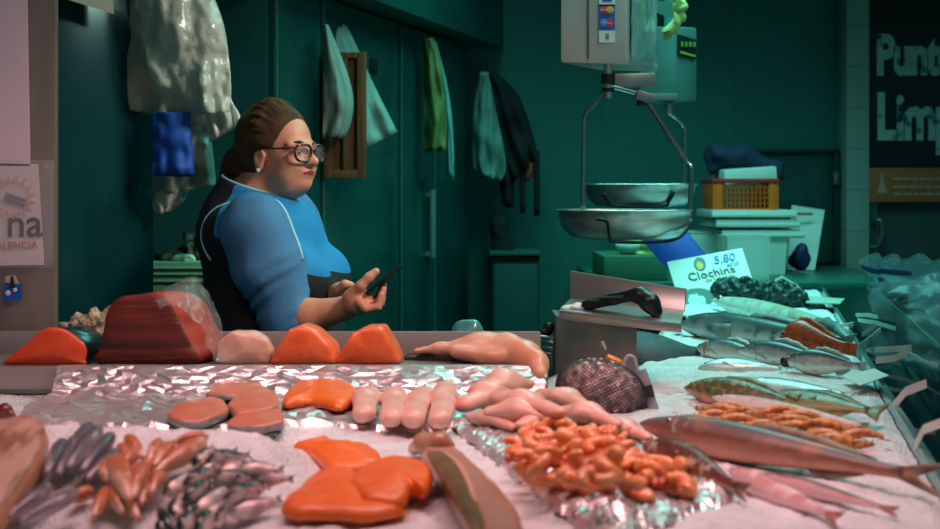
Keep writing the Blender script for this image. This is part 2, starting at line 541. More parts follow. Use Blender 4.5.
# ================================================================== COUNTER
def xr(y): return 0.64 + 0.2235 * (y - 1.8)
def xl(y):
    if y <= 2.54: return -1.25
    t = min(max((y - 2.84) / 0.12, 0), 1)
    return 0.155 * (1 - t) + (0.38 + 0.22 * (y - 3.0)) * t
ct = thing('fish_counter', 'long steel fish counter heaped with ice, raised shelf at the back left', 'counter', (0, 2.5, 0))
off = Vector((0, 2.5, 0))
pl = [Vector((-1.5, 1.0, 0.08)), Vector((xr(1.0), 1.0, 0.08)), Vector((xr(5.2), 5.2, 0.08)), Vector((0.86, 5.2, 0.08)), Vector((0.36, 2.95, 0.08)), Vector((0.155, 2.8, 0.08)), Vector((-1.5, 2.8, 0.08))]
b = MB(); b.prism(pl, (0, 0, 0.875)); b.build('body', m_steel, ct, off=off)
b = MB(); b.box((-0.68, 2.655, 1.005), (1.65, 0.22, 0.098), bevel=0.003); b.build('shelf', m_steel, ct, off=off)
b = MB(); b.box((-0.678, 2.541, 1.034), (1.66, 0.012, 0.042), bevel=0.002); b.build('shelf_lip', mat('lip_steel', (168, 152, 152), 0.3, metal=0.25), ct, off=off)
b = MB(); b.box((-0.678, 2.768, 1.075), (1.655, 0.008, 0.05), bevel=0.002); b.build('upstand', mat('lip_steel', (160, 152, 150), 0.3), ct, off=off)
# rail and glass ledge along the customer's side
ang = math.atan2(1, 0.2235)
def edge(y, dx, z): return Vector((xr(y) + dx, y, z))
b = MB(); b.prism([edge(1.0, 0.0, 0.95), edge(1.0, 0.012, 0.95), edge(1.0, 0.012, 1.012), edge(1.0, 0.0, 1.012)], (0.2235 * 4.2, 4.2, 0), bevel=0.002)
b.build('price_rail', mat('rail_teal', (96, 150, 142), 0.2, metal=0.5), ct, off=off)
b = MB(); b.prism([edge(1.0, 0.014, 0.985), edge(1.0, 0.2, 1.005), edge(1.0, 0.2, 1.012), edge(1.0, 0.014, 0.992)], (0.2235 * 4.2, 4.2, 0), bevel=0.002)
b.build('glass_ledge', m_glassdark, ct, off=off)
b = MB(); b.prism([edge(1.0, 0.2, 1.002), edge(1.0, 0.206, 1.002), edge(1.0, 0.206, 1.016), edge(1.0, 0.2, 1.016)], (0.2235 * 4.2, 4.2, 0))
b.build('glass_edge', mat('rail_teal', (96, 150, 142)), ct, off=off)

# crushed ice
MS, MY0 = 0.30, 1.58
def GM(px, py, lay=0.0):
    k = (py - HZ) / F; Y = (CZ - 1.0 - lay + MS * MY0) / (k + MS)
    return Vector(((px - CX) / F * Y, Y, CZ - k * Y))
def ice_z(x, y):
    n = mn.noise(Vector((x * 3, y * 3, 0.3))) * 0.006 + mn.noise(Vector((x * 14, y * 14, 1.3))) * 0.005
    # mound that carries the small fish at the left front
    if x < -0.2 and y < 2.1:
        m = min(max((-0.2 - x) / 0.12, 0), 1); m = m * m * (3 - 2 * m)
        r = MS * (y - MY0) if y < 1.84 else MS * (1.84 - MY0) * (1 - min((y - 1.84) / 0.2, 1))
        n += m * (max(r, -0.02) - 0.014)
    return 1.0 + n
def ice_fine(x, y):
    return mn.noise(Vector((x * 60, y * 60, 2.3))) * 0.004 + abs(mn.noise(Vector((x * 120, y * 120, 5.3)))) * 0.0035
V, Fc = [], []
def ice_patch(y0, y1, ny, nx, fl=None):
    o = len(V)
    for j in range(ny + 1):
        y = y0 + (y1 - y0) * j / ny
        a, c = xl(y), xr(y) - 0.002
        for i in range(nx + 1):
            x = a + (c - a) * i / nx
            z = ice_z(x, y) + ice_fine(x, y)
            ed = min(i, nx - i, 3) / 3.0
            if y > 2.54: z += -0.012 * (1 - ed)
            else: z += -0.012 * (1 - min(nx - i, 3) / 3.0)
            V.append((x, y, z))
    for j in range(ny):
        for i in range(nx):
            p = o + j * (nx + 1) + i
            Fc.append((p, p + 1, p + nx + 2, p + nx + 1))
ice_patch(1.2, 2.54, 130, 200); ice_patch(2.54, 5.19, 240, 80)
def ice_mat():
    m = bpy.data.materials.new('crushed_ice'); m.use_nodes = True
    nt = m.node_tree; b = nt.nodes['Principled BSDF']; L = nt.links.new
    tc = nt.nodes.new('ShaderNodeTexCoord')
    n = nt.nodes.new('ShaderNodeTexNoise'); n.inputs['Scale'].default_value = 22; n.inputs['Detail'].default_value = 8; n.inputs['Roughness'].default_value = 0.7
    L(tc.outputs['Object'], n.inputs['Vector'])
    r = nt.nodes.new('ShaderNodeValToRGB'); r.color_ramp.elements[0].position = 0.3; r.color_ramp.elements[1].position = 0.68
    r.color_ramp.elements[0].color = lin((208, 210, 212)); r.color_ramp.elements[1].color = lin((242, 242, 242))
    L(n.outputs['Fac'], r.inputs['Fac']); L(r.outputs['Color'], b.inputs['Base Color'])
    v = nt.nodes.new('ShaderNodeTexVoronoi'); v.inputs['Scale'].default_value = 190
    L(tc.outputs['Object'], v.inputs['Vector'])
    bp = nt.nodes.new('ShaderNodeBump'); bp.inputs['Strength'].default_value = 0.7; bp.inputs['Distance'].default_value = 0.005
    L(v.outputs['Distance'], bp.inputs['Height']); L(bp.outputs['Normal'], b.inputs['Normal'])
    b.inputs['Roughness'].default_value = 0.35; b.inputs['Subsurface Weight'].default_value = 0.25
    b.inputs['Subsurface Radius'].default_value = (0.012, 0.012, 0.012); b.inputs['Subsurface Scale'].default_value = 0.4
    return m
ice = mesh('crushed_ice', V, Fc, ice_mat())
tag(ice, 'bed of white crushed ice covering the counter under all the fish', 'ice', kind='stuff')

# aluminium foil
m_foil = mat('aluminium_foil', (236, 226, 226), 0.32, metal=0.78, bump=0.25, bscale=40)
def foil(name, label, grid, nu, nv, amp, seed, drop=0.0):
    # drop: share of the sheet's depth that hangs over the lip, crumpled outwards instead of up
    """grid(u, v) -> point; crumpled, flat facets"""
    rnd = random.Random(seed); V, Fc = [], []
    for j in range(nv + 1):
        for i in range(nu + 1):
            p = Vector(grid(i / nu, j / nv))
            a = amp * (0.5 + 1.0 * abs(wnoise(p, 9, seed)))
            q = Vector((p.x + rnd.uniform(-.3, .3) * 0.01, p.y + rnd.uniform(-.3, .3) * 0.01, p.z))
            h = abs(wnoise(q, 14, seed)) * 2.4 + abs(wnoise(q, 40, seed + 4)) * 0.7 + rnd.uniform(0, .75)
            if j / nv < drop:
                w = .9 * min(1, j / nv * 6)
                V.append((q.x, q.y - a * h * w, q.z + a * h * .12))
            else: V.append((q.x, q.y, q.z + a * h))
    for j in range(nv):
        for i in range(nu):
            p = j * (nu + 1) + i
            if rnd.random() < .5: Fc += [(p, p + 1, p + nu + 2), (p, p + nu + 2, p + nu + 1)]
            else: Fc += [(p, p + 1, p + nu + 1), (p + 1, p + nu + 2, p + nu + 1)]
    o = mesh(name, V, Fc, m_foil, smooth=False)
    solid(o, 0.0006)
    return tag(o, label, 'foil')
def g1(u, v):
    xb = -0.775 + 0.925 * u; xf = -0.66 + 0.80 * u
    x0 = -0.80 + 0.945 * u
    # v: 0 back edge on the lip, then down the lip and forward over the ice
    if v < 0.1: y, z = 2.552 - 0.2 * v, 1.0575
    elif v < 0.3: t = (v - 0.1) / 0.2; y, z = 2.532 - 0.05 * t, 1.0575 - 0.049 * t
    else:
        t = (v - 0.3) / 0.7
        fr = 2.15 + 0.015 * math.sin(u * 15) + (0.09 if u > 0.8 else 0) * (u - 0.8) / 0.2
        y = 2.482 + (fr - 2.482) * t; z = 1.006 - (0.012 if v > 0.97 else 0)
    t = max(0, (v - 0.1) / 0.9)
    x = x0 + (0.02 + 0.02 * math.sin(v * 9)) * t * (1 - u)
    return (x, y, z)
foil('foil_sheet', 'wide crumpled foil sheet hanging from the steel lip onto ice, under salmon steaks', g1, 58, 42, 0.0075, 3, drop=0.3)
fa = G(452, 424, 1.01); fb = G(604, 545, 1.01); fc = G(742, 492, 1.01); fd = G(545, 384, 1.01)
def g2(u, v):
    p = fa.lerp(fb, v).lerp(fd.lerp(fc, v), u)
    e = min(u, 1 - u, v * 2, (1 - v) * 2); z = 1.007 - 0.011 * max(0, 1 - e * 22)
    return (p.x, p.y, z)
foil('foil_sheet', 'slanting crumpled foil strip on the ice under peeled prawns and pale fillets', g2, 40, 90, 0.008, 5)
# ================================================================== FISH
def interp(prof, t):
    """smooth interpolation of profile rows"""
    for i in range(len(prof) - 1):
        if t <= prof[i + 1][0] or i == len(prof) - 2:
            a, b = prof[i], prof[i + 1]
            u = (t - a[0]) / (b[0] - a[0]); u = min(max(u, 0), 1)
            p0 = prof[max(i - 1, 0)]; p3 = prof[min(i + 2, len(prof) - 1)]
            out = []
            for k in range(1, len(a)):
                m1 = (b[k] - p0[k]) / max(b[0] - p0[0], 1e-6) * (b[0] - a[0]); m2 = (p3[k] - a[k]) / max(p3[0] - a[0], 1e-6) * (b[0] - a[0])
                h = (2 * u ** 3 - 3 * u ** 2 + 1) * a[k] + (u ** 3 - 2 * u ** 2 + u) * m1 + (-2 * u ** 3 + 3 * u ** 2) * b[k] + (u ** 3 - u ** 2) * m2
                out.append(h)
            return out
# t, top, bottom, halfwidth  (fractions of length)
PROF_BASS = [(0, .004, .004, .004), (.03, .022, .02, .018), (.1, .055, .048, .04), (.2, .088, .078, .056), (.33, .108, .098, .062), (.5, .098, .09, .056), (.68, .064, .055, .038), (.82, .034, .03, .02), (.9, .03, .027, .012)]
PROF_LONG = [(0, .004, .004, .005), (.03, .02, .016, .02), (.1, .038, .036, .036), (.2, .055, .054, .046), (.34, .06, .06, .046), (.5, .052, .05, .038), (.68, .036, .033, .026), (.82, .022, .02, .015), (.91, .018, .017, .009)]
PROF_SLIM = [(0, .004, .004, .004), (.04, .02, .02, .016), (.12, .042, .042, .03), (.28, .06, .066, .04), (.45, .06, .068, .04), (.65, .045, .045, .028), (.82, .024, .022, .014), (.9, .018, .018, .008)]
PROF_SCORP = [(0, .012, .03, .02), (.05, .07, .07, .075), (.15, .135, .11, .125), (.28, .15, .115, .12), (.45, .115, .09, .08), (.62, .075, .06, .05), (.8, .045, .038, .026), (.9, .04, .034, .016)]
PROF_CHUNK = [(0, .02, .02, .025), (.06, .07, .07, .065), (.2, .115, .115, .11), (.42, .13, .13, .12), (.62, .105, .1, .095), (.8, .065, .06, .055), (.92, .035, .03, .025), (.97, .025, .022, .015)]

m_eye = mat('fish_eye_black', (8, 9, 10), 0.08, coat=1.0)
m_eyering = mat('fish_eye_ring', (170, 160, 130), 0.2, metal=0.4)

def fish_parts(root, L, prof, bm, fm, hs=1.0, ws=1.0, bend=0.0, curl=0.0, fork=0.35, tail=0.11, fins=True, eye=0.026, eyet=0.085, gill=None, tailw=0.075, dorsal=(.36, .78, .05), lod=1.0, pect=True, ear=None, twist=0.0):
    ns = int(26 * lod) + 6; nr = int(14 * lod) // 2 * 2 + 6
    t1 = prof[-1][0]
    rings, att = [], []
    def cz(t): return curl * ((t - .5) ** 2 * 4 - .33) * L * .25
    def cy(t): return bend * ((t - .5) ** 2 * 4 - .33) * L * .25
    for i in range(ns):
        s = i / (ns - 1); t = t1 * (s ** 1.25)
        top, bot, w = interp(prof, t)
        top *= hs * L; bot *= hs * L; w *= ws * L
        ring = []
        for k in range(nr):
            a = 2 * PI * k / nr
            c, sn = math.cos(a), math.sin(a)
            z = sn * (top if sn > 0 else bot)
            y = c * w * (1 - 0.12 * sn if sn < 0 else 1)
            ring.append(Vector(((t - .5) * L, y + cy(t), z + cz(t))))
            att.append(0.5 + 0.5 * sn)
        rings.append(ring)
    V, Fc = loft(rings)
    body = mesh('body', V, Fc, bm, root, attr=att)
    # tail fin
    m = 9; V, Fc = [], []
    x0 = (t1 - .02 - .5) * L
    hh = (prof[-1][1] + prof[-1][2]) / 2 * hs * L * 0.95
    for i in range(4):
        u = i / 3
        for k in range(m):
            q = k / (m - 1) * 2 - 1
            ln = tail * L * (1 - fork * (1 - abs(q)) )
            z = q * (hh + (tailw * L - hh) * u)
            V.append((x0 + .02 * L + ln * u - .01 * L * (1 - u), cy(t1 + tail * u) + 0.004 * L * math.sin(q * 5) * u, z + cz(t1 + tail * u)))
    for i in range(3):
        for k in range(m - 1): Fc.append((i * m + k, i * m + k + 1, (i + 1) * m + k + 1, (i + 1) * m + k))
    tf = mesh('tail_fin', V, Fc, fm, root); solid(tf, 0.004 * L)
    if fins:
        a, b, h = dorsal; m = 8; V, Fc = [], []
        for i in range(m):
            u = i / (m - 1); t = a + (b - a) * u
            top = interp(prof, t)[0] * hs * L
            hgt = h * L * math.sin(PI * min(u * .8 + .2, 1)) * (0.85 if i % 2 else 1.08)
            V.append(((t - .5) * L, cy(t), top * .9 + cz(t))); V.append(((t - .5 + .03) * L, cy(t) + .006 * L, top + hgt + cz(t)))
        for i in range(m - 1): Fc.append((2 * i, 2 * i + 2, 2 * i + 3, 2 * i + 1))
        df = mesh('dorsal_fin', V, Fc, fm, root); solid(df, 0.003 * L)
        m = 6; V, Fc = [], []
        for i in range(m):
            u = i / (m - 1); t = .62 + .16 * u; bt = interp(prof, t)[1] * hs * L
            V.append(((t - .5) * L, cy(t), -bt * .9 + cz(t))); V.append(((t - .5 + .03) * L, cy(t), -bt - h * .8 * L * math.sin(PI * min(u * .8 + .2, 1)) + cz(t)))
        for i in range(m - 1): Fc.append((2 * i, 2 * i + 1, 2 * i + 3, 2 * i + 2))
        af = mesh('anal_fin', V, Fc, fm, root); solid(af, 0.003 * L)
        for sd in ((-1, 1) if pect else ()):
            t = .26; w = interp(prof, t)[2] * ws * L; V, Fc = [], []
            for i in range(4):
                u = i / 3
                for k in range(4):
                    q = k / 3 - .5
                    V.append(((t - .5 + .12 * u) * L, sd * (w * (1 - .25 * u) + .008 * L * (1 + u)) + cy(t), (-.015 + q * (.03 + .05 * u) - .015 * u) * L + cz(t)))
            for i in range(3):
                for k in range(3): Fc.append((i * 4 + k, i * 4 + k + 1, i * 4 + k + 5, i * 4 + k + 4))
            pf = mesh('pectoral_fin', V, Fc, fm, root); solid(pf, 0.003 * L)
    if gill:
        for sd in (-1, 1):
            t = .2; top, bot, w = interp(prof, t)
            b = MB(); b.ball(((t - .5) * L, sd * w * ws * L * .60 + cy(t), cz(t)), (.055 * L, w * ws * L * .45, bot * hs * L * .78), seg=16)
            gc = b.build('gill_cover', gill, root)
            at = gc.data.attributes.new('v', 'FLOAT', 'POINT')
            at.data.foreach_set('value', [min(max(.5 + .5 * (q.co.z - cz(t)) / (top * hs * L), 0), 1) for q in gc.data.vertices])
    if eye:
        top, bot, w = interp(prof, eyet)
        for sd in (-1, 1):
            c = Vector(((eyet - .5) * L, sd * w * ws * L * .86 + cy(eyet), top * hs * L * .38 + cz(eyet)))
            b = MB(); b.ball(c, (eye * L * .62, eye * L * .3, eye * L * .62), seg=12, mi=0); b.ball(c + Vector((0, sd * eye * L * .17, 0)), (eye * L * .38, eye * L * .22, eye * L * .38), seg=10, mi=1)
            b.build('eye', [ear or m_eyering, m_eye], root)
    return body

def fish_at(name, label, head, tip, zc, prof, bm, fm, roll=0.0, cat='fish', group=None, **kw):
    """lays a fish so that snout and tail tip land at the two photo points on the plane z = zc"""
    a = G(head[0], head[1], zc); b = G(tip[0], tip[1], zc)
    d = b - a; L = d.length / 1.0
    root = thing(name, label, cat, (a + b) / 2, (R(roll), 0, math.atan2(d.y, d.x)), group)
    fish_parts(root, L, prof, bm, fm, **kw)
    return root

fm_grey = mat('fin_grey', (92, 112, 108), 0.4, col2=(120, 136, 128), nscale=40)
fm_bass = mat('fin_pale_grey', (150, 164, 158), 0.4, col2=(170, 182, 174), nscale=40)
fm_brown = mat('fin_brown', (108, 84, 64), 0.4, col2=(140, 112, 88), nscale=40)
fm_green = mat('fin_green', (88, 88, 50), 0.4, col2=(128, 122, 70), nscale=40)
fm_pink = mat('fin_pink', (190, 128, 120), 0.4, col2=(170, 110, 104), nscale=40)
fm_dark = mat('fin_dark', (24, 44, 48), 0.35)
fm_orange = mat('fin_orange', (206, 92, 48), 0.4, col2=(178, 72, 40), nscale=50)

sk_hake = fishmat('skin_grey_long', (188, 190, 184), (128, 140, 138), (52, 74, 76), mott=(76, 92, 92), mscale=22, p=(.2, .5, .78))
sk_bass = fishmat('skin_bass', (226, 228, 220), (170, 182, 178), (52, 78, 82), p=(.25, .55, .8), mott=(120, 132, 130), mscale=60, mlo=.55, mhi=.7, metal=.25)
sk_silver = fishmat('skin_silver', (226, 230, 226), (176, 192, 192), (38, 72, 84), p=(.35, .66, .84), metal=.35, mott=(150, 164, 164), mscale=18, mlo=.55, mhi=.75)
sk_pale = fishmat('skin_pale', (214, 214, 200), (206, 206, 192), (166, 172, 158), mott=(178, 176, 150), mscale=24, p=(.2, .6, .9))
sk_scorp = fishmat('skin_scorpion', (224, 150, 104), (208, 92, 44), (182, 74, 36), mott=(140, 70, 42), mscale=70, bump=.4, mlo=.52, mhi=.6)
sk_green = fishmat('skin_green', (206, 132, 104), (108, 100, 58), (64, 68, 38), mott=(150, 134, 94), mscale=90, bump=.4, mlo=.5, mhi=.66, p=(.14, .3, .8))
sk_green2 = fishmat('skin_green_b', (150, 140, 82), (96, 94, 48), (50, 66, 46), mott=(134, 120, 66), mscale=50, bump=.4, p=(.1, .45, .85))
sk_red = fishmat('skin_redbrown', (200, 140, 120), (124, 76, 54), (98, 96, 96), mott=(158, 108, 88), mscale=20, mlo=.5, mhi=.72, p=(.16, .44, .74))
sk_brown = fishmat('skin_brown', (214, 204, 190), (140, 78, 58), (96, 52, 40), mott=(170, 160, 140), mscale=50, mlo=.56, mhi=.64, p=(.2, .42, .7))
sk_pinkf = fishmat('skin_pink', (238, 196, 196), (226, 164, 166), (190, 128, 128), mott=(240, 206, 204), mscale=40, p=(.2, .55, .85))
sk_pinkd = fishmat('skin_pink_darkback', (236, 200, 198), (220, 170, 170), (84, 58, 54), p=(.3, .66, .84))
sk_white = fishmat('skin_white_belly', (238, 220, 212), (226, 208, 200), (136, 118, 104), mott=(214, 176, 150), mscale=60, mlo=.56, mhi=.66, p=(.3, .66, .86))
sk_shade = fishmat('shade_darkblue', (62, 84, 88), (38, 60, 66), (22, 42, 50), mott=(54, 80, 84), mscale=24, rough=.6, coat=.0, bump=.5)  # dark tone that puts the shade on the ice into a colour

# --- far to near along the right-hand side
fish_at('large_fish', 'long dark-backed grey fish lying across the ice right behind the card terminal tray', (676, 323), (862, 344), 1.03, PROF_LONG, sk_hake, fm_grey, roll=-20, hs=1.15, ws=1.3, tail=.06, tailw=.04, eye=.03, eyet=.085, gill=sk_hake, fins=True, dorsal=(.4, .8, .025))
fish_at('pale_ribbon_fish', 'long pale cream slender fish behind the dark-backed grey one, below the mussel nets', (712, 300), (862, 331), 1.03, PROF_SLIM, sk_pale, mat('fin_cream', (190, 190, 172), .5), roll=-30, hs=.5, ws=.7, eye=.02, fins=False, tail=.05, tailw=.02)
fish_at('green_backed_fish', 'narrow green-backed fish to the right of the orange scorpionfish, tail at the price rail', (776, 326), (866, 352), 1.012, PROF_SLIM, fishmat('skin_tealgreen', (210, 216, 200), (160, 180, 164), (40, 84, 74), p=(.3, .55, .75)), fm_grey, roll=-25, hs=.9, eye=.02)
fish_at('scorpionfish', 'small bright orange red scorpionfish with big head behind the sea bass', (781, 341), (856, 350), 1.045, PROF_SCORP, sk_scorp, fm_orange, roll=-8, hs=1.7, ws=1.2, eye=.05, eyet=.13, fork=.05, tailw=.07, dorsal=(.2, .75, .05), pect=True)
fish_at('sea_bass', 'silver sea bass nearest the steel terminal stand, red gill showing', (696, 348), (772, 357), 1.018, PROF_BASS, sk_bass, fm_bass, roll=-25, hs=1.25, ws=1.6, eye=.03, gill=fishmat('gill_red', (200, 120, 100), (190, 120, 100), (110, 110, 104), mscale=50))
fish_at('sea_bass', 'silver sea bass in the middle of three, half hidden behind the open-mouthed one', (738, 350), (832, 360), 1.03, PROF_BASS, sk_bass, fm_bass, roll=-15, hs=1.1, ws=1.4, eye=.028, gill=sk_bass)
ob = fish_at('sea_bass', 'silver sea bass with dark open mouth, in front of the orange scorpionfish', (783, 360), (868, 367), 1.03, PROF_BASS, sk_bass, fm_bass, roll=-12, hs=1.4, ws=1.6, eye=.03, gill=sk_bass)
b = MB(); Lb = (G(868, 367, 1.03) - G(783, 360, 1.03)).length
b.ball((-Lb * .462, -.004, -.004), (.012, .0095, .012), seg=12); b.build('mouth', mat('mouth_dark', (52, 26, 28), .4), ob)
fish_at('silver_fish', 'pale silver fish half sunk in the ice in front of the two left sea bass', (698, 368), (790, 369), 1.008, PROF_BASS, sk_silver, fm_bass, roll=-55, hs=1.3, ws=1.6, eye=.026)
fish_at('shade_patch', 'dark blue grey fish shape standing in for shadow on the ice before the terminal stand', (606, 356), (708, 352), 1.006, PROF_BASS, sk_shade, fm_dark, roll=-60, hs=2.6, ws=2.6, eye=0, fins=False, tail=.09)  # added fish shape, coloured dark in place of a shadow on the ice
fish_at('mackerel', 'slim silver fish with a blue back behind the green wrasse', (738, 381), (856, 396), 1.014, PROF_SLIM, sk_silver, fm_bass, roll=-62, hs=1.35, ws=1.0, eye=.022, fins=False, gill=sk_silver)
fish_at('green_wrasse', 'mottled green wrasse with orange belly, the left of the two green fish', (684, 388), (812, 407), 1.022, PROF_BASS, sk_green, fm_green, roll=-32, hs=1.05, ws=1.4, eye=.022, fork=.1, gill=sk_green, dorsal=(.28, .82, .03))
fish_at('green_wrasse', 'flat olive green wrasse with spread fins, the right of the two green fish', (760, 396), (880, 412), 1.026, PROF_BASS, sk_green2, fm_green, roll=-62, hs=1.25, ws=.9, eye=0, fork=.15, tailw=.11, dorsal=(.3, .9, .06), tail=.13)
fish_at('whiting', 'slender pinkish white fish with dark tail stretched behind the orange shrimp', (712, 397), (880, 429), 1.02, PROF_SLIM, sk_white, fm_grey, roll=-35, hs=.7, ws=1.0, eye=.014, fins=False, tail=.04, tailw=.018)
fish_at('large_red_fish', 'largest reddish brown fish lying across the right side, long pointed snout', (640, 424), (934, 479), 1.03, PROF_LONG, sk_red, fm_brown, roll=-26, hs=.98, ws=1.05, eye=.02, eyet=.14, gill=fishmat('gill_brown', (190, 130, 110), (130, 92, 74), (96, 84, 76), mott=(180, 170, 150), mscale=50), pect=False, fork=.7, tailw=.05, tail=.14, dorsal=(.4, .8, .02))
fish_at('small_brown_fish', 'small dark brown fish with silvery belly beside the foil with prawns', (644, 446), (748, 493), 1.02, PROF_BASS, sk_brown, fm_brown, roll=-20, hs=.9, ws=1.2, eye=.02, fork=.5, tailw=.04, fins=False, gill=sk_brown)
fish_at('pink_fish', 'small glistening pink fish just right of the small brown fish', (728, 470), (840, 520), 1.012, PROF_SLIM, sk_pinkf, fm_pink, roll=-35, hs=.9, ws=1.2, eye=.02, fins=False, tailw=.04)
fish_at('pink_fish', 'slim pink fish with a thin dark back, nearest in front of the largest red fish', (758, 474), (898, 512), 1.012, PROF_SLIM, sk_pinkd, fm_pink, roll=-25, hs=.72, ws=1.0, eye=.018, fins=False, tailw=.03)

# --- whole shrimp behind the big red fish
m_shrimp = mat('shrimp_orange', (214, 150, 74), .4, col2=(170, 92, 44), nscale=110, coat=.2, sss=.1)
m_shrimp2 = mat('shrimp_head', (218, 158, 92), .4, col2=(140, 72, 42), nscale=120, coat=.2, sss=.1)
def make_shrimp(L):
    root = thing('whole_shrimp', None, 'shrimp')
    rings = []
    for i in range(22):
        t = i / 21; x = (t * .62 - .12) * L
        z = L * .09 * math.sin(PI * min(t * .9, 1)) - L * .03
        r = L * (.10 - .06 * t) * (1 + .1 * abs(math.sin(t * PI * 6)))
        rings.append([Vector((x, math.cos(a) * r * .9, z + math.sin(a) * r)) for a in [2 * PI * k / 10 for k in range(10)]])
    V, Fc = loft(rings); mesh('abdomen', V, Fc, m_shrimp, root)
    rings = []
    for t, r in ((0, .004), (.12, .03), (.4, .068), (.75, .08), (1, .07)):
        rings.append([Vector(((-.45 + t * .36) * L, math.cos(a) * r * L * .85, math.sin(a) * r * L - .03 * L)) for a in [2 * PI * k / 10 for k in range(10)]])
    V, Fc = loft(rings); mesh('head', V, Fc, m_shrimp2, root)
    b = MB()
    for sd in (-1, 1): b.ball((-.4 * L, sd * .035 * L, .01 * L), .016 * L, seg=8)
    b.build('eyes', m_eye, root)
    for k in range(5):
        for sd in (-1, 1):
            x = (-.2 + .09 * k) * L
            V, Fc = tube([(x, sd * .03 * L, -.06 * L), (x - .03 * L, sd * .09 * L, -.07 * L), (x - .08 * L, sd * .11 * L, -.09 * L)], [.011 * L, .009 * L, .004 * L], 5)
            mesh('leg', V, Fc, m_shrimp, root)
    V, Fc = [], []
    for q in range(5):
        a = R(-50 + 25 * q); c = Vector((.5 * L, 0, -.03 * L)); o = len(V)
        d = Vector((math.cos(a), math.sin(a), -.15)); s = Vector((-math.sin(a), math.cos(a), 0))
        V += [c, c + d * .07 * L + s * .025 * L, c + d * .13 * L, c + d * .07 * L - s * .025 * L]; Fc.append((o, o + 1, o + 2, o + 3))
    solid(mesh('tail_fan', V, Fc, m_shrimp2, root), .004 * L)
    for sd in (-1, 1):
        V, Fc = tube(smooth_path([(-.43 * L, sd * .02 * L, 0), (-.55 * L, sd * .08 * L, .06 * L), (-.4 * L, sd * .2 * L, .02 * L), (-.1 * L, sd * .24 * L, -.06 * L)], 4), .004 * L, 4)
        mesh('antenna', V, Fc, m_shrimp, root)
    return root
sh = make_shrimp(0.1)
spots = [(706, 414, .004), (720, 410, .012), (757, 416, .012), (790, 420, .014), (812, 428, .012), (850, 434, .004), (712, 418, .0), (735, 414, .012), (752, 424, .004), (770, 418, .018), (786, 428, .01), (803, 424, .012), (815, 435, .008), (832, 432, .016), (845, 440, .006), (728, 422, .012), (776, 432, .004)]
rnd = random.Random(4)
for i, (px, py, dz) in enumerate(spots):
    o = sh if i == 0 else dup(sh)
    c = G(px, py + 4, 1.018); o.location = (c.x, c.y, 1.016 + dz); o.rotation_euler = (rnd.uniform(-.6, .6), 0, R(rnd.choice([-12, -18, 168, -8, -25]))+rnd.uniform(-.15, .15))
    o['label'] = 'whole orange shrimp in the row between pinkish whiting and the largest red fish'; o['category'] = 'shrimp'; o['group'] = 'whole orange shrimp'

# --- mussel nets
m_muss = mat('mussel_shell', (14, 34, 36), .5, col2=(30, 58, 56), nscale=60)
m_net = mat('net_green', (46, 92, 78), .5)
def netbag(name, label, c, r, rot, seed, net_r, shell_m, net_m, n=70, sr=.024, nu=26, nv=14, cat='net bag', group=None):
    root = thing(name, label, cat, c, rot, group)
    rnd = random.Random(seed)
    fl = Field((-r[0] - .02, -r[1] - .02, -r[2] - .02), (r[0] + .02, r[1] + .02, r[2] + .02), .004)
    fl.ell((0, 0, 0), [q * .88 for q in r], 0)
    for i in range(n):
        z = 1 - 2 * (i + .5) / n; a = i * 2.399963
        p = np.array([math.sqrt(1 - z * z) * math.cos(a) * r[0], math.sqrt(1 - z * z) * math.sin(a) * r[1], z * r[2]]) * .88
        fl.ell(p, (sr, sr * .62, sr * .7), .003, rot=(rnd.uniform(0, 6), rnd.uniform(0, 6), rnd.uniform(0, 6)))
    fl.build('shellfish', shell_m, root, smooth=1)
    V, Fc = [], []
    for j in range(nv + 1):
        ph = PI * (.04 + .92 * j / nv)
        for i in range(nu):
            a = 2 * PI * (i + .5 * (j % 2)) / nu
            V.append((math.cos(ph) * r[0] * 1.03, math.sin(ph) * math.cos(a) * r[1] * 1.03, math.sin(ph) * math.sin(a) * r[2] * 1.03))
    for j in range(0, nv - 1, 1):
        for i in range(nu):
            if j % 2 == 0: Fc.append((j * nu + i, (j + 1) * nu + i, (j + 2) * nu + i if j + 2 <= nv else (j + 1) * nu + i, (j + 1) * nu + (i - 1) % nu))
            else: Fc.append((j * nu + i, (j + 1) * nu + (i + 1) % nu, (j + 2) * nu + i, (j + 1) * nu + i))
    o = mesh('net', V, Fc, net_m, root)
    w = o.modifiers.new('Wireframe', 'WIREFRAME'); w.thickness = net_r; w.use_replace = True; w.use_boundary = True
    return root
netbag('mussel_net', 'dark net of mussels in front of the price card, left of the two', P(740, 292, 4.5) , (.098, .05, .046), (0, R(6), R(-8)), 1, .0018, m_muss, m_net, n=48, sr=.022, nu=18, nv=12)
mb2 = netbag('mussel_net', 'dark net of mussels right of the price card, its end tied', P(783, 297, 4.45), (.088, .05, .044), (0, R(14), R(-20)), 2, .0022, m_muss, m_net, n=48, sr=.022, nu=18, nv=12)
b = MB(); b.tube([(-.05, 0, .03), (-.02, .02, .06), (.03, .02, .045), (.07, .01, .02)], .008); b.build('tie', mat('net_tie', (150, 170, 150), .5), mb2)
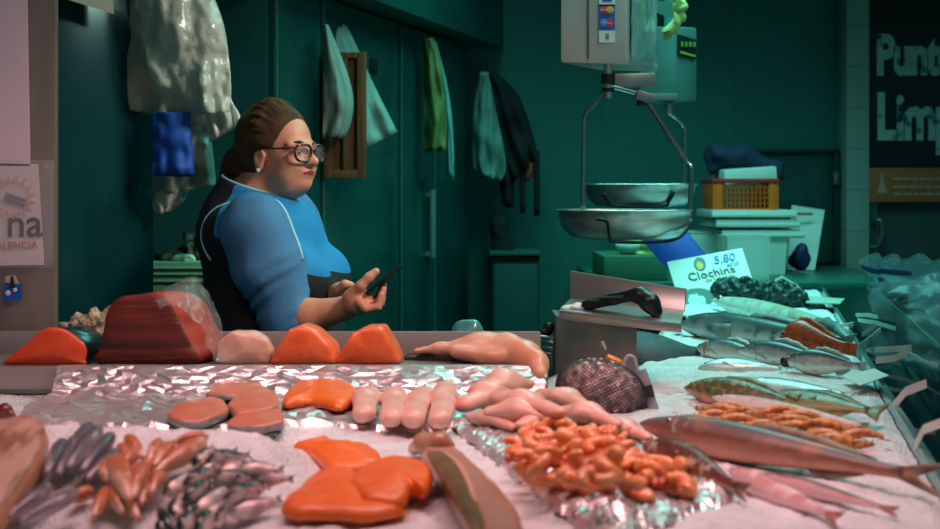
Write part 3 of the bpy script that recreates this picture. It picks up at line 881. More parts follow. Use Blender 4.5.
# ================================================================== FRONT: FILLETS, SQUID, SMALL FISH
def flesh(name, c1, c2, sc=40, rough=.4, stretch=None, bump=.12, sss=.15, coat=.15, lo=.35, hi=.68, bs=70):
    return mat(name, c1, rough, col2=c2, nscale=sc, bump=bump, bscale=bs, coat=coat, sss=sss, stretch=stretch, lo=lo, hi=hi)
m_salmon = flesh('salmon_pinkish', (196, 106, 78), (210, 130, 100), 30, stretch=(1, 4, 1))
m_salmon2 = flesh('salmon_deep', (236, 98, 48), (244, 124, 72), 26, stretch=(1, 5, 1))
m_orange = flesh('trout_orange', (236, 100, 26), (244, 126, 48), 34, stretch=(1, 5, 1))
m_tuna = flesh('tuna_dark', (62, 14, 8), (122, 36, 18), 5, stretch=(.6, .6, 7), rough=.55, coat=0, lo=.36, hi=.64, bump=.9, bs=6)
m_tunaside = flesh('tuna_red', (184, 62, 28), (140, 36, 18), 26, rough=.5, coat=0)
m_redor = flesh('red_orange', (222, 64, 26), (234, 86, 40), 24)
m_white = flesh('white_flesh', (232, 188, 170), (224, 158, 138), 22)
m_whitep = flesh('white_flesh_pale', (226, 172, 152), (234, 192, 178), 24, coat=.25)
m_monk = flesh('monk_flesh', (230, 176, 154), (222, 144, 110), 12, coat=.2)
m_skin = mat('salmon_skin', (120, 116, 116), .4, col2=(150, 144, 142), nscale=50, coat=.15)
m_skindark = mat('dark_fish_skin', (20, 40, 44), .3, coat=.4)

def corners(pts, r=.16, n=4):
    out = []
    m = len(pts)
    for i in range(m):
        a, b_, c = pts[i - 1], pts[i], pts[(i + 1) % m]
        p, q = b_.lerp(a, r), b_.lerp(c, r)
        for k in range(3):
            t = k / 2; out.append(p.lerp(b_, t).lerp(b_.lerp(q, t), t))
        e = c.lerp(b_, r)
        for k in range(1, n): out.append(q.lerp(e, k / n))
    return out

def pad(name, outline, h, mats, parent, inset=.25, dome=.1, tilt=(0, 0), sub=5, under=.92, nz=0.002, sharp=False, bendz=None):
    """rounded slab over a closed local XY outline; material 0 top, 1 sides"""
    o = corners([Vector((p[0], p[1], 0)) for p in outline]) if sharp else smooth_path([Vector((p[0], p[1], 0)) for p in outline], sub, True)
    c = sum(o, Vector()) / len(o); n = len(o); rings = []; zs = []
    sd = random.random() * 50
    spec = [(under, 0), (1.0, h * .12), (1.0 - inset * .04, h * .45), (1 - inset * .16, h * .78), (1 - inset * .45, h * .95), (1 - inset, h * 1.02), (.4, h * (1.02 + dome * .7)), (.15, h * (1.02 + dome))]
    for s, z in spec:
        ring = []
        for p in o:
            q = c + (p - c) * s
            zz = z + wnoise(q, 25, sd) * nz * (1 if z > 0 else 0)
            if bendz: zz += bendz(q.x, q.y)
            ring.append(Vector((q.x, q.y, zz)))
        rings.append(ring)
    V, Fc = loft(rings)
    mi = [1 if i // n < 3 else 0 for i in range(len(Fc) - 2)] + [1, 0]
    return mesh(name, V, Fc, mats, parent, mi=mi)

def pad_at(name, label, cat, outline_px, z, h, mats, group=None, part='flesh', flap=None, **kw):
    """outline given as photo points on the plane z (the slab's top outline)"""
    pts = [G(x, y, z + h * .6) for x, y in outline_px]
    c = sum(pts, Vector()) / len(pts); c.z = z
    root = thing(name, label, cat, c, group=group)
    pad(part, [(p.x - c.x, p.y - c.y) for p in pts], h, mats, root, **kw)
    return root

# four salmon steaks on foil (skin along the near edge)
steaks = [
    ([(204, 396), (222, 382), (238, 370), (250, 370), (263, 386), (258, 394), (228, 397)], 1.018, .013, 'pinkish salmon steak at the back of the four steaks on the foil'),
    ([(166, 417), (176, 407), (212, 399), (225, 402), (230, 413), (206, 423), (180, 424)], 1.015, .015, 'pinkish salmon steak at the left of the four steaks, grey skin edge in front'),
    ([(226, 408), (240, 394), (262, 388), (277, 396), (280, 408), (262, 413), (236, 415)], 1.018, .016, 'pinkish salmon steak at the right of the four, above the front one'),
    ([(225, 427), (240, 414), (262, 406), (282, 412), (285, 424), (262, 429)], 1.014, .015, 'pinkish salmon steak nearest the viewer of the four on the foil'),
]
for ol, z, h, lab in steaks:
    r = pad_at('salmon_steak', lab, 'salmon', ol, z, h, [m_salmon, m_skin], 'salmon steaks on the foil', dome=.12, inset=.10, sharp=True, nz=.003)

def blob(name, label, cat, builders, h, m, base, group=None, part='flesh', noise=None, smooth=2, root=None, pad_m=.03, attrfn=None, mifn=None):
    """builders: list of (method, args, kwargs) in world space; base: world origin of the thing"""
    lo = np.full(3, 1e9); hi = -lo
    for mth, a, kw in builders:
        if mth == 'ell': c = np.array(a[0], float); r = np.max(a[1]); lo = np.minimum(lo, c - r); hi = np.maximum(hi, c + r)
        elif mth == 'cap':
            r = max(a[2], a[3] if len(a) > 3 and a[3] is not None else a[2]); p = np.array([a[0], a[1]], float); lo = np.minimum(lo, p.min(0) - r); hi = np.maximum(hi, p.max(0) + r)
        elif mth == 'chain':
            p = np.array(a[0], float); r = max(a[1]); lo = np.minimum(lo, p.min(0) - r); hi = np.maximum(hi, p.max(0) + r)
    f = Field(lo - pad_m, hi + pad_m, h)
    for mth, a, kw in builders: getattr(f, mth)(*a, **kw)
    if root is None: root = thing(name, label, cat, base, group=group)
    f.build(part, m, root, off=base, smooth=smooth, noise=noise, attrfn=attrfn, mifn=mifn)
    return root

# orange fillets
def orange_fillet(label, ol, z, h, sharp=False, **kw):
    return pad_at('orange_fillet', label, 'fish fillet', ol, z, h, [m_orange, m_orange], 'orange fillets', dome=.3, inset=.42, nz=.004, sharp=sharp, **kw)
orange_fillet('bright orange fillet on the foil, between pink salmon steaks and pale tube-like fillets',
              [(283, 402), (289, 389), (309, 379), (334, 377), (355, 388), (358, 396), (340, 405), (310, 400)], 1.014, .022)
orange_fillet('smaller orange fillet on ice, behind the other two, with narrow tail end',
              [(293, 444), (321, 437), (330, 445), (365, 445), (381, 455), (379, 464), (338, 467), (321, 461), (307, 450)], 1.004, .018)
orange_fillet('largest orange fillet on ice, nearest the viewer, with a narrow right end',
              [(281, 504), (298, 486), (318, 472), (352, 470), (360, 486), (366, 496), (402, 501), (402, 509), (363, 514), (320, 511), (296, 511)], 1.006, .02)
orange_fillet('orange fillet on ice folded over the largest one, its right end curling down',
              [(348, 480), (366, 466), (388, 458), (408, 457), (429, 464), (433, 476), (426, 490), (412, 487), (405, 497), (385, 499), (361, 495)], 1.018, .02)

# four tube-like pale fillets leaning on the lip
tubes = [((369, 384), (364, 424), 'leftmost'), ((398, 383), (391, 428), 'second from the left'), ((424, 383), (413, 429), 'third from the left'), ((450, 376), (440, 430), 'rightmost, resting against the lip')]
for i, (a, b_, w) in enumerate(tubes):
    p = P(a[0], a[1] + 6, 2.47); q = G(b_[0], b_[1] - 10, 1.03)
    mid = p.lerp(q, .5); mid.z += .004
    blob('pale_fillet', 'long pale pink fillet on foil, %s of the four' % w, 'fish fillet',
         [('chain', ([p, p.lerp(mid, .6) + Vector((.004 * (-1) ** i, 0, .002)), mid, q], [.009, .0175, .022, .0205]), dict(k=.016, flat=(2, 1.35)))], .0035, m_whitep, Vector((q.x, q.y, 1.01)), 'four long pale fillets', noise=(.006, 22))

# heap of pale fillets
heap = [
    ((466, 404), (512, 396), 1.036, .026, 'at the left end of the heap beside the four long ones'),
    ((478, 392), (528, 384), 1.048, .024, 'at the back of the heap under the monkfish'),
    ((500, 398), (556, 412), 1.052, .022, 'across the top of the heap'),
    ((540, 394), (588, 408), 1.03, .02, 'at the back right of the heap, toward the clam net'),
    ((474, 418), (514, 428), 1.022, .018, 'at the near left corner of the heap'),
    ((494, 412), (548, 418), 1.04, .02, 'in the middle of the heap'),
    ((560, 412), (616, 424), 1.03, .02, 'on the right of the heap behind the prawns'),
    ((520, 426), (566, 424), 1.028, .018, 'at the front of the heap touching the prawns'),
    ((600, 424), (648, 438), 1.018, .016, 'at the far right end of the heap by the brown fish'),
]
for a, b_, z, r, w in heap:
    p, q = G(a[0], a[1], z), G(b_[0], b_[1], z); mid = p.lerp(q, .5) + Vector((0, .012, .006))
    blob('pale_fillet', 'pale pink fillet lying %s' % w, 'fish fillet', [('chain', ([p, mid, q], [r * .8, r * 1.15, r * .65]), dict(k=.02, flat=(2, 1.5)))], .004, m_white, Vector((mid.x, mid.y, z - r)), 'heap of pale fillets', noise=(.010, 22))

# monkfish tail on the ledge
Y = 2.64
mp = [P(416, 351, Y), P(440, 348, Y), P(462, 349, Y), P(482, 350, Y), P(505, 352, Y - .02), P(524, 356, Y - .05), P(536, 364, Y - .085), P(540, 374, 2.52)]
mr = [.006, .009, .018, .031, .032, .03, .024, .016]
blob('monkfish', 'skinned pale pink monkfish on the steel ledge, drooping over the lip', 'monkfish',
     [('chain', (mp, mr), dict(k=.02)), ('ell', (P(480, 344, Y), (.03, .03, .024)), dict(k=.02)), ('cap', (P(455, 352, Y - .03), P(500, 358, Y - .05), .014, .02), dict(k=.01)), ('cap', (P(482, 342, Y - .01), P(522, 350, Y - .05), .012, .012), dict(k=.008))],
     .004, m_monk, P(480, 366, Y), noise=(.006, 22))

blob('dark_trimming', 'dark grey fish trimming lying flat on the steel ledge between salmon chunk and monkfish', 'fish',
     [('chain', ([P(408, 358, 2.66), P(428, 357, 2.66), P(448, 356, 2.66), P(462, 358, 2.67)], [.008, .014, .015, .008]), dict(k=.01)), ('cap', (P(426, 352, 2.68), P(446, 350, 2.68), .008, .009), dict(k=.006))],
     .0035, mat('dark_trim', (58, 52, 50), .4, col2=(150, 112, 100), nscale=30, coat=.2, lo=.5, hi=.62), P(430, 364, 2.66), noise=(.006, 40))
# ---- pieces on the ledge: profile in the photo plane, pushed back in depth
def slice_(name, label, cat, outline, Y, back, mats, nz=.003, taper=.85, sub=4, dome=.012, group=None, part='flesh', sharp=False):
    """outline in photo points at depth Y; the piece runs back along 'back'. mats: front, sides"""
    pts = corners([P(x, y, Y) for x, y in outline]) if sharp else smooth_path([P(x, y, Y) for x, y in outline], sub, True)
    zb = min(p.z for p in pts); c = sum(pts, Vector()) / len(pts); base = Vector((c.x, Y, zb))
    n = len(pts); back = Vector(back); rings = []
    cc = Vector((c.x, c.y, zb + (c.z - zb) * .8))
    sd = random.random() * 50
    for s, t in ((.12, -.09), (.45, -.07), (.75, -.04), (.93, -.012), (1.0, .03), (1.0, .35), (.97, .7), (taper, .92), (taper * .85, 1.0), (taper * .4, 1.03)):
        ring = []
        for p in pts:
            q = cc + (p - cc) * s
            q = q + back * max(t, 0) + Vector((0, t * dome * 10 if t < 0 else 0, 0))
            w = wnoise(q, 22, sd) * nz
            q = q + Vector((w, -w, w if q.z > zb + .01 else 0))
            if q.z < zb: q.z = zb
            ring.append(q - base)
        rings.append(ring)
    V, Fc = loft(rings)
    mi = [0 if i // n < 4 else 1 for i in range(len(Fc) - 2)] + [0, 1]
    root = thing(name, label, cat, base, group=group)
    mesh(part, V, Fc, mats, root, mi=mi)
    return root
YL = 2.58
slice_('tuna_block', 'large dark red tuna block in a clear bag on the steel ledge', 'tuna',
       [(98, 364), (99, 348), (102, 330), (107, 309), (118, 298), (138, 294), (156, 294), (169, 304), (180, 326), (190, 344), (192, 364)], YL, (.06, .13, .0), [m_tuna, m_tunaside], dome=.005)
slice_('salmon_piece', 'glossy red orange fish piece at the far left of the steel ledge', 'salmon',
       [(7, 365), (10, 356), (24, 345), (40, 331), (56, 328), (74, 334), (85, 348), (84, 360), (78, 365)], YL, (.035, .12, -.004), [m_redor, m_skindark], dome=.008, nz=.006)
slice_('white_fish_steak', 'pale pinkish white fish steak in plastic, right of the tuna block', 'fish steak',
       [(216, 365), (218, 342), (232, 331), (250, 333), (266, 341), (272, 354), (268, 365)], YL + .01, (0, .08, 0), [m_white, m_white], dome=.006, sharp=True, nz=.006)
slice_('salmon_chunk', 'orange salmon chunk on the ledge, left of two, nearest the white fish steak', 'salmon',
       [(270, 365), (274, 352), (288, 330), (299, 326), (314, 331), (331, 348), (336, 365)], YL, (.01, .1, 0), [m_salmon2, m_salmon2], dome=.004, sharp=True, nz=.005, group='salmon chunks on the ledge')
slice_('salmon_chunk', 'orange salmon chunk on the ledge, right of two, in front of the phone hand', 'salmon',
       [(336, 365), (340, 352), (352, 333), (364, 327), (380, 328), (392, 346), (402, 365)], YL, (.01, .1, 0), [m_salmon2, m_salmon2], dome=.004, sharp=True, nz=.005, group='salmon chunks on the ledge')

# plastic bag over the tuna
def film(name, base_col=(225, 228, 226), a=.15, rough=.12):
    m = mat(name, base_col, rough, alpha=a, spec=.9, coat=.8, bump=.5, bscale=22)
    return m
m_film = film('clear_film')
root = thing('plastic_bag', 'clear crinkled plastic bag wrapped over the right side of the tuna block', 'plastic bag', P(195, 364, 2.62))
base = P(195, 364, 2.62)
bp = [P(150, 300, 2.60), P(176, 284, 2.66), P(192, 280, 2.68), P(208, 296, 2.68), P(218, 318, 2.67), P(226, 345, 2.63), P(240, 362, 2.6)]
V, Fc = [], []
nu, nv = 26, 16
back = [P(160, 300, 2.73), P(178, 288, 2.74), P(192, 284, 2.745), P(206, 300, 2.745), P(214, 322, 2.745), P(220, 348, 2.745), P(226, 362, 2.745)]
front = [P(160, 310, 2.565), P(172, 305, 2.56), P(184, 312, 2.555), P(196, 326, 2.553), P(204, 342, 2.552), P(210, 356, 2.552), P(216, 365, 2.552)]
A_ = smooth_path(front, 5); B_ = smooth_path(bp, 5); C_ = smooth_path(back, 5)
rws = []
for i in range(len(B_)):
    row = smooth_path([A_[i], A_[i].lerp(B_[i], .55) + Vector((0, -.008, .006)), B_[i], B_[i].lerp(C_[i], .5) + Vector((0, 0, .003)), C_[i]], 5)
    rws.append(row)
m_ = len(rws[0])
for row in rws:
    for p in row:
        w = abs(wnoise(p, 30, 2)) * .014 + wnoise(p, 70, 5) * .004
        V.append(Vector(p) + Vector((w * .8, -w * .5, w)) - base)
for i in range(len(rws) - 1):
    for k in range(m_ - 1): Fc.append((i * m_ + k, i * m_ + k + 1, (i + 1) * m_ + k + 1, (i + 1) * m_ + k))
mesh('film', V, Fc, m_film, root)

# crumpled pale wrapping behind the left pieces
fl = [('ell', (P(80, 324, 2.73), (.035, .02, .016)), dict(k=.006)), ('ell', (P(98, 322, 2.735), (.028, .018, .022)), dict(k=.006)), ('ell', (P(108, 316, 2.735), (.014, .012, .018)), dict(k=.006)), ('ell', (P(70, 328, 2.735), (.02, .014, .012)), dict(k=.006)), ('ell', (P(90, 340, 2.73), (.04, .02, .035)), dict(k=.01))]
blob('frilly_wrapping', 'crinkled pale yellowish wrapping poking up behind the ledge, left of tuna block', 'wrapping', fl, .004, mat('frill', (206, 190, 158), .5, col2=(150, 132, 104), nscale=70, bump=.8, bscale=120), P(90, 365, 2.73), noise=(.02, 80), smooth=0)

def pad_mound(name, label, cat, outline_px, z, h, mats, group=None, part='flesh', **kw):
    pts = [GM(x, y, h * .6 + .004) for x, y in outline_px]
    c = sum(pts, Vector()) / len(pts); c.z -= h * .6; an = math.atan(MS)
    root = thing(name, label, cat, c, (an, 0, 0), group=group)
    pad(part, [(p.x - c.x, (p.y - c.y) / math.cos(an)) for p in pts], h, mats, root, **kw)
    return root
# ---- ray wing at the far left edge, and a red scrap behind it
root = pad_mound('skate_wing', 'big brownish orange skate wing at the left edge of the counter', 'fish', [(-60, 440), (0, 418), (30, 415), (48, 424), (46, 450), (30, 480), (8, 512), (-30, 540), (-80, 500)], 1.006, .035,
              [mat('skate_skin', (150, 98, 72), .4, col2=(204, 158, 134), nscale=6, coat=.15, bump=.5, bscale=8, stretch=(7, 1.6, 1), lo=.44, hi=.6), mat('skate_edge', (206, 148, 116), .35)], dome=.3, inset=.5, part='wing', nz=.004)
blob('fish_trimming', 'small dark red fish scrap at the left edge behind the skate wing', 'fish', [('chain', ([G(-10, 414, 1.012), G(4, 412, 1.016), G(12, 416, 1.01)], [.012, .014, .008]), dict(k=.006))], .004, mat('dark_red_flesh', (112, 46, 34), .35, coat=.4), G(2, 414, 1.0), noise=(.004, 60))

# ---- cod piece in front centre
root = pad_at('cod_piece', 'brown skinned fish piece folded over, front centre of the ice', 'fish', [(420, 446), (440, 443), (462, 456), (492, 484), (522, 520), (524, 560), (486, 560), (466, 520), (446, 486), (428, 460)], 1.004, .034,
              [mat('cod_flesh', (190, 146, 124), .4, col2=(170, 128, 106), nscale=11, coat=.15, bump=.15, bscale=60), mat('cod_edge', (190, 146, 122), .35, coat=.3)], dome=.35, inset=.4, part='fillet', nz=.004)
c = root.location
sk_ = [G(x, y, 1.046) for x, y in [(427, 452), (446, 453), (462, 470), (474, 496), (484, 520), (480, 545), (466, 520), (448, 486), (434, 466)]]
cs_ = sum(sk_, Vector()) / len(sk_)
so_ = pad('skin', [(p.x - cs_.x, p.y - cs_.y) for p in sk_], .008, [mat('cod_skin', (136, 104, 58), .4, col2=(84, 74, 44), nscale=26, coat=.2, bump=.2, bscale=60, lo=.3, hi=.7)] * 2, root, dome=.3, inset=.3)
so_.location = (cs_.x - c.x, cs_.y - c.y, .037)
V, Fc = tube(smooth_path([G(440, 450, 1.046), G(456, 462, 1.05), G(468, 482, 1.05), G(476, 506, 1.047)], 6), [.002 + .002 * math.sin(PI * i / 18) for i in range(19)], 6)
mesh('seam', [v - c for v in V], Fc, mat('cod_line', (214, 172, 148), .4), root)
f = Field(np.array(c) + (-.2, -.1, -.01), np.array(c) + (.2, .35, .1), .004)
f.chain([G(414, 449, 1.014), G(424, 443, 1.034), G(440, 442, 1.042), G(450, 446, 1.036)], [.01, .014, .013, .008], k=.01)
f.build('folded_flap', mat('cod_flap', (196, 152, 124), .35, col2=(178, 130, 104), nscale=20, coat=.3), root, off=c)

# ---- bunch of small grey fish, left front
sk_grey = fishmat('skin_small_grey', (206, 184, 188), (150, 136, 140), (92, 92, 98), mott=(172, 156, 160), mscale=30, p=(.2, .5, .8), bump=.08)
fm_sgrey = mat('fin_small_grey', (110, 96, 100), .4)
def small_fish(name, L, sk, fm, prof, **kw):
    root = thing(name, None, 'fish')
    fish_parts(root, L, prof, sk, fm, fins=False, lod=.6, **kw)
    return root
def scatter(proto, L0, items, z0, label, cat, group, sink=.0, seed=1, roll=(-60, 60), dz=(0, .012), wr=(.7, 1.25)):
    rnd = random.Random(seed)
    for i, it in enumerate(items):
        (hx, hy), (tx, ty) = it[0], it[1]
        lay = it[2] if len(it) > 2 else rnd.uniform(*dz)
        a = GM(hx, hy, lay + z0); b_ = GM(tx, ty, lay + z0); d = b_ - a
        o = proto if i == 0 else dup(proto)
        s = d.length / L0
        o.location = (a + b_) / 2; o.rotation_euler = (d.to_track_quat('X', 'Z') @ Euler((R(rnd.uniform(*roll)), 0, 0)).to_quaternion()).to_euler()
        w = min(max(s, wr[0]), wr[1])
        o.scale = (s, w, w)
        lb = it[3] if len(it) > 3 else label
        o['label'] = lb; o['category'] = cat; o['group'] = group
g_items = [((64, 440), (44, 478), .012), ((78, 436), (56, 480), .006), ((100, 427), (64, 474), .022), ((113, 434), (78, 476), .016), ((120, 450), (82, 484), .01), ((30, 472), (4, 505), .014), ((52, 486), (2, 522), .012), ((78, 492), (12, 527), .02), ((46, 496), (-8, 516), .006), ((92, 424), (60, 466), .008)]
PROF_TOR = [(0, .02, .02, .02), (.05, .07, .07, .06), (.2, .11, .11, .1), (.45, .115, .115, .1), (.7, .08, .08, .07), (.9, .035, .035, .03)]
gp = small_fish('small_grey_fish', .15, sk_grey, fm_sgrey, PROF_TOR, hs=.85, ws=.95, eye=.03, tail=.08, tailw=.05)
scatter(gp, .15, g_items, .004, 'small slippery grey fish in the bunch between skate wing and red mullets', 'fish', 'small grey fish in a bunch', roll=(-40, 40))

# ---- red mullets
sk_mul = fishmat('skin_mullet', (230, 180, 154), (212, 142, 106), (194, 110, 68), mott=(238, 190, 166), mscale=45, p=(.15, .5, .85), bump=.12)
fm_mul = mat('fin_mullet', (214, 112, 60), .4)
m_items = [((92, 489), (66, 503), .004), ((108, 488), (92, 520), .004), ((110, 491), (125, 516), .006), ((116, 456), (130, 505), .02), ((144, 462), (132, 502), .018), ((108, 457), (120, 478), .012), ((127, 436), (144, 460), .014), ((120, 445), (132, 466), .01), ((160, 440), (147, 464), .012), ((173, 443), (152, 468), .016), ((206, 440), (150, 477), .014), ((209, 436), (168, 443), .004), ((164, 467), (150, 496), .006), ((146, 483), (140, 506), .006), ((100, 440), (112, 462), .004), ((138, 448), (120, 470), .016), ((100, 462), (110, 484), .01), ((126, 470), (112, 494), .012), ((156, 452), (140, 478), .006), ((120, 494), (140, 520), .004)]
mp_ = small_fish('red_mullet', .11, sk_mul, fm_mul, PROF_CHUNK, eye=0, tail=.1, tailw=.06, fork=.3)
scatter(mp_, .11, m_items, .004, 'small orange pink headless fish in the heap between grey fish and sardines', 'fish', 'small orange pink fish heap', roll=(-50, 30), wr=(.72, 1.1))

# ---- sardines
sk_sar = fishmat('skin_sardine', (240, 214, 204), (214, 184, 176), (16, 48, 54), mott=(190, 160, 168), mscale=30, p=(.45, .7, .8), bump=.05, metal=.1, rough=.3)
s_items = [((206, 464), (239, 450), .016), ((218, 465), (251, 454), .01), ((195, 466), (215, 446), .006), ((238, 470), (285, 469), .024), ((218, 476), (255, 459), .018), ((213, 481), (247, 474), .022), ((243, 478), (295, 479), .014), ((184, 487), (216, 467), .016), ((165, 495), (193, 471), .006), ((184, 503), (211, 478), .02), ((194, 514), (228, 485), .02), ((223, 501), (265, 483), .02), ((238, 503), (259, 491), .012), ((229, 515), (283, 498), .006), ((180, 533), (195, 509), .014), ((196, 534), (216, 507), .014), ((174, 519), (182, 492), .008), ((173, 534), (157, 505), .006), ((212, 524), (226, 505), .006), ((160, 535), (172, 512), .004), ((226, 472), (262, 466), .014), ((205, 492), (232, 474), .012), ((188, 508), (206, 488), .012), ((240, 492), (270, 486), .01), ((206, 520), (222, 494), .012), ((186, 522), (200, 498), .008), ((232, 484), (258, 476), .016), ((200, 476), (224, 460), .01)]
sp_ = small_fish('sardine', .1, sk_sar, fm_dark, PROF_SLIM, hs=1.6, ws=1.9, eye=.05, eyet=.09, tail=.1, tailw=.05, fork=.6)
scatter(sp_, .1, s_items, .002, 'small silver sardine with dark back in the heap left of orange fillets', 'fish', 'sardines', roll=(-72, 8), seed=6, wr=(1.2, 1.5))

# ---- peeled prawns
m_prawn = flesh('prawn_flesh', (228, 112, 50), (242, 168, 112), 55, rough=.35, coat=.3, sss=.2)
m_prawn2 = mat('prawn_tail', (196, 70, 36), .3, coat=.4)
def make_prawn(seed, sweep):
    rnd = random.Random(seed); root = thing('peeled_prawn', None, 'prawn')
    rings = []; N = 38; RR = .0165
    for i in range(N):
        t = i / (N - 1); a = sweep * t - .6
        rad = RR * (1 - .25 * t)
        r = .0113 * (1 - .5 * t) * (1 + .11 * abs(math.sin(t * PI * 6))) * (.55 if i == 0 else 1)
        c = Vector((math.cos(a) * rad, math.sin(a) * rad, .003 * math.sin(t * 3)))
        u = Vector((math.cos(a), math.sin(a), 0))
        rings.append([c + u * math.cos(q) * r + Vector((0, 0, math.sin(q) * r * .92)) for q in [2 * PI * k / 12 for k in range(12)]])
    V, Fc = loft(rings); mesh('flesh', V, Fc, m_prawn, root)
    a = sweep - .6; rad = RR * .75; c = Vector((math.cos(a) * rad, math.sin(a) * rad, .003 * math.sin(3))); d = Vector((-math.sin(a), math.cos(a), 0)); u = Vector((math.cos(a), math.sin(a), 0))
    V = [c - u * .003, c + u * .003, c + d * .01 + u * .006, c + d * .012, c + d * .01 - u * .006]
    solid(mesh('tail', V, [(0, 1, 2, 3, 4)], m_prawn2, root), .002)
    return root
protos = [make_prawn(1, 4.4), make_prawn(2, 3.6), make_prawn(3, 2.6)]
rnd = random.Random(11)
ctrs = []
hp = [G(x, y, 1.02) for x, y in [(530, 440), (520, 462), (508, 455), (545, 482), (580, 490), (612, 500), (640, 498), (655, 470), (640, 452), (620, 438), (580, 430), (545, 428)]]
def inside(p, poly):
    c = False
    for i in range(len(poly)):
        a, b_ = poly[i], poly[i - 1]
        if (a.y > p[1]) != (b_.y > p[1]) and p[0] < (b_.x - a.x) * (p[1] - a.y) / (b_.y - a.y) + a.x: c = not c
    return c
pxpoly = [Vector((x, y, 0)) for x, y in [(508, 450), (524, 430), (575, 426), (622, 436), (632, 456), (650, 468), (655, 480), (632, 492), (592, 496), (556, 480), (520, 472)]]
tries = 0
while len(ctrs) < 76 and tries < 30000:
    tries += 1
    px, py = rnd.uniform(495, 680), rnd.uniform(416, 512)
    if not inside((px, py), pxpoly): continue
    # heap height by distance from the outline
    dmin = min((Vector((px, py * 1.6, 0)) - Vector((q.x, q.y * 1.6, 0))).length for q in pxpoly)
    layer = rnd.choice([0, 0, 1, 2]) if dmin > 22 else (rnd.choice([0, 0, 1]) if dmin > 12 else 0)
    z = 1.026 + layer * .017
    c = G(px, py + layer * 1, z)
    if any((c - o).length < .0255 for o in ctrs): continue
    ctrs.append(c)
used = [False] * 3
ctrs += [G(652, 462, 1.03), G(668, 466, 1.026), G(660, 484, 1.026), G(672, 488, 1.024)]
for i, c in enumerate(ctrs):
    late = i >= len(ctrs) - 4
    k = 2 if late else rnd.choice([0, 0, 1, 1, 2])
    o = dup(protos[k]) if used[k] else protos[k]; used[k] = True
    o.location = c; o.rotation_euler = (rnd.uniform(-.7, .7), rnd.uniform(-.7, .7), rnd.uniform(0, 6.28))
    s = rnd.uniform(.82, 1.06) if not late else 1.2; o.scale = (s, s, s)
    o['label'] = 'curled orange peeled prawn in the heap on the slanting foil'; o['category'] = 'prawn'; o['group'] = 'peeled prawns'

# ---- clam net with label clip
m_clam = mat('clam_shell', (226, 186, 180), .4, col2=(150, 128, 128), nscale=60, coat=.2)
nb = netbag('clam_net', 'dark mesh net bag of pinkish clams between the pale fillets and steel stand', P(601, 391, 2.39), (.082, .066, .055), (0, R(12), R(-6)), 5, .0012, m_clam, mat('net_dark', (40, 40, 48), .5), n=150, sr=.0125, nu=46, nv=50)
b = MB(); b.tube(smooth_path([(.03, .012, .044), (.034, .014, .07), (.047, .014, .07), (.058, .014, .05)], 5), .0035)
b.build('loop', m_whitep if False else mat('pale_lilac', (178, 170, 186), .4), nb)
b = MB(); b.cyl((.062, .02, .05), (.1, .016, -.016), .012, seg=18); b.cyl((.078, .012, .026), (.088, .01, .006), .0115, mi=1, seg=12)
b.build('label_tag', [mat('lilac_label', (160, 148, 164), .4), mat('tag_dark', (44, 40, 36), .5)], nb)
b = MB(); b.box((.012, .03, .056), (.03, .02, .012), rot=(.2, .2, .1), bevel=.004)
b.build('orange_tag', mat('tag_orange', (236, 128, 30), .4), nb)
# ================================================================== TERMINAL STAND
ts = thing('terminal_stand', 'brushed steel box stand with angled tray holding the card terminal, on the ice', 'stand', (0.26, 2.78, 1.0))
off = Vector((0.26, 2.78, 1.0))
fl_, fr_ = P(556, 316, 2.86), P(637, 328, 2.72)
bk = Vector((.0, .16, 0))
b = MB()
b.prism([Vector((fl_.x, fl_.y, .99)), Vector((fr_.x, fr_.y, .99)), fr_, fl_], bk, bevel=.003)
b.build('box', m_steel, ts, off=off)
tl, tr = P(559, 312, 2.80), P(681, 325, 2.62)
bl_, br_ = P(570, 300, 2.93), P(684, 312, 2.76)
ul, ur = P(570, 271, 2.96), P(686, 289, 2.79)
m_tray = mat('tray_steel', (190, 186, 182), .28, metal=.8, col2=(170, 166, 164), nscale=5)
b = MB(); b.prism([tl, tr, br_, bl_], (0, 0, .004), bevel=.001); b.build('tray_floor', m_tray, ts, off=off)
b = MB(); b.prism([bl_, br_, ur, ul], (.004, .012, 0), bevel=.001); b.build('tray_back', m_tray, ts, off=off)
b = MB(); b.prism([tl, tr, tr + Vector((0, 0, -.016)), tl + Vector((0, 0, -.016))], (.002, .004, 0), bevel=.001); b.build('tray_lip', m_tray, ts, off=off)
b = MB(); b.prism([P(601, 342, 2.74), P(604, 341, 2.74), P(607, 349, 2.74), P(605, 350, 2.74)], (0, .01, 0))
b.build('scratch', mat('scratch_white', (200, 196, 190), .5), ts, off=off)
# card terminal
tq = thing('card_terminal', 'black hand-held card terminal lying on the steel tray', 'card terminal', P(612, 310, 2.76))
base = P(612, 310, 2.76)
ax = (P(648, 300, 2.70) - P(586, 307, 2.80)); 
f = Field(np.array(base) - .16, np.array(base) + .16, .003)
f.chain([P(587, 305, 2.80), P(615, 299, 2.76), P(640, 294, 2.72)], [.013, .0155, .017], k=.006, flat=(2, 1.15))
f.chain([P(640, 296, 2.72), P(650, 303, 2.70), P(656, 311, 2.695)], [.017, .019, .014], k=.012)
f.build('terminal_body', m_black, tq, off=base, smooth=2)
b = MB(); b.box((P(612, 297, 2.745)), (.055, .02, .004), rot=(0, -.1, -.5), bevel=.001); b.box(P(596, 300.5, 2.775), (.022, .02, .004), rot=(0, -.1, -.5), bevel=.001)
b.build('keypad', mat('grey_keys', (56, 62, 66), .35), tq, off=base)
b = MB(); b.box(P(650, 297.5, 2.7), (.03, .02, .003), rot=(0, .5, -.5), bevel=.001); b.build('screen', mat('terminal_screen', (30, 40, 46), .1, coat=.8), tq, off=base)
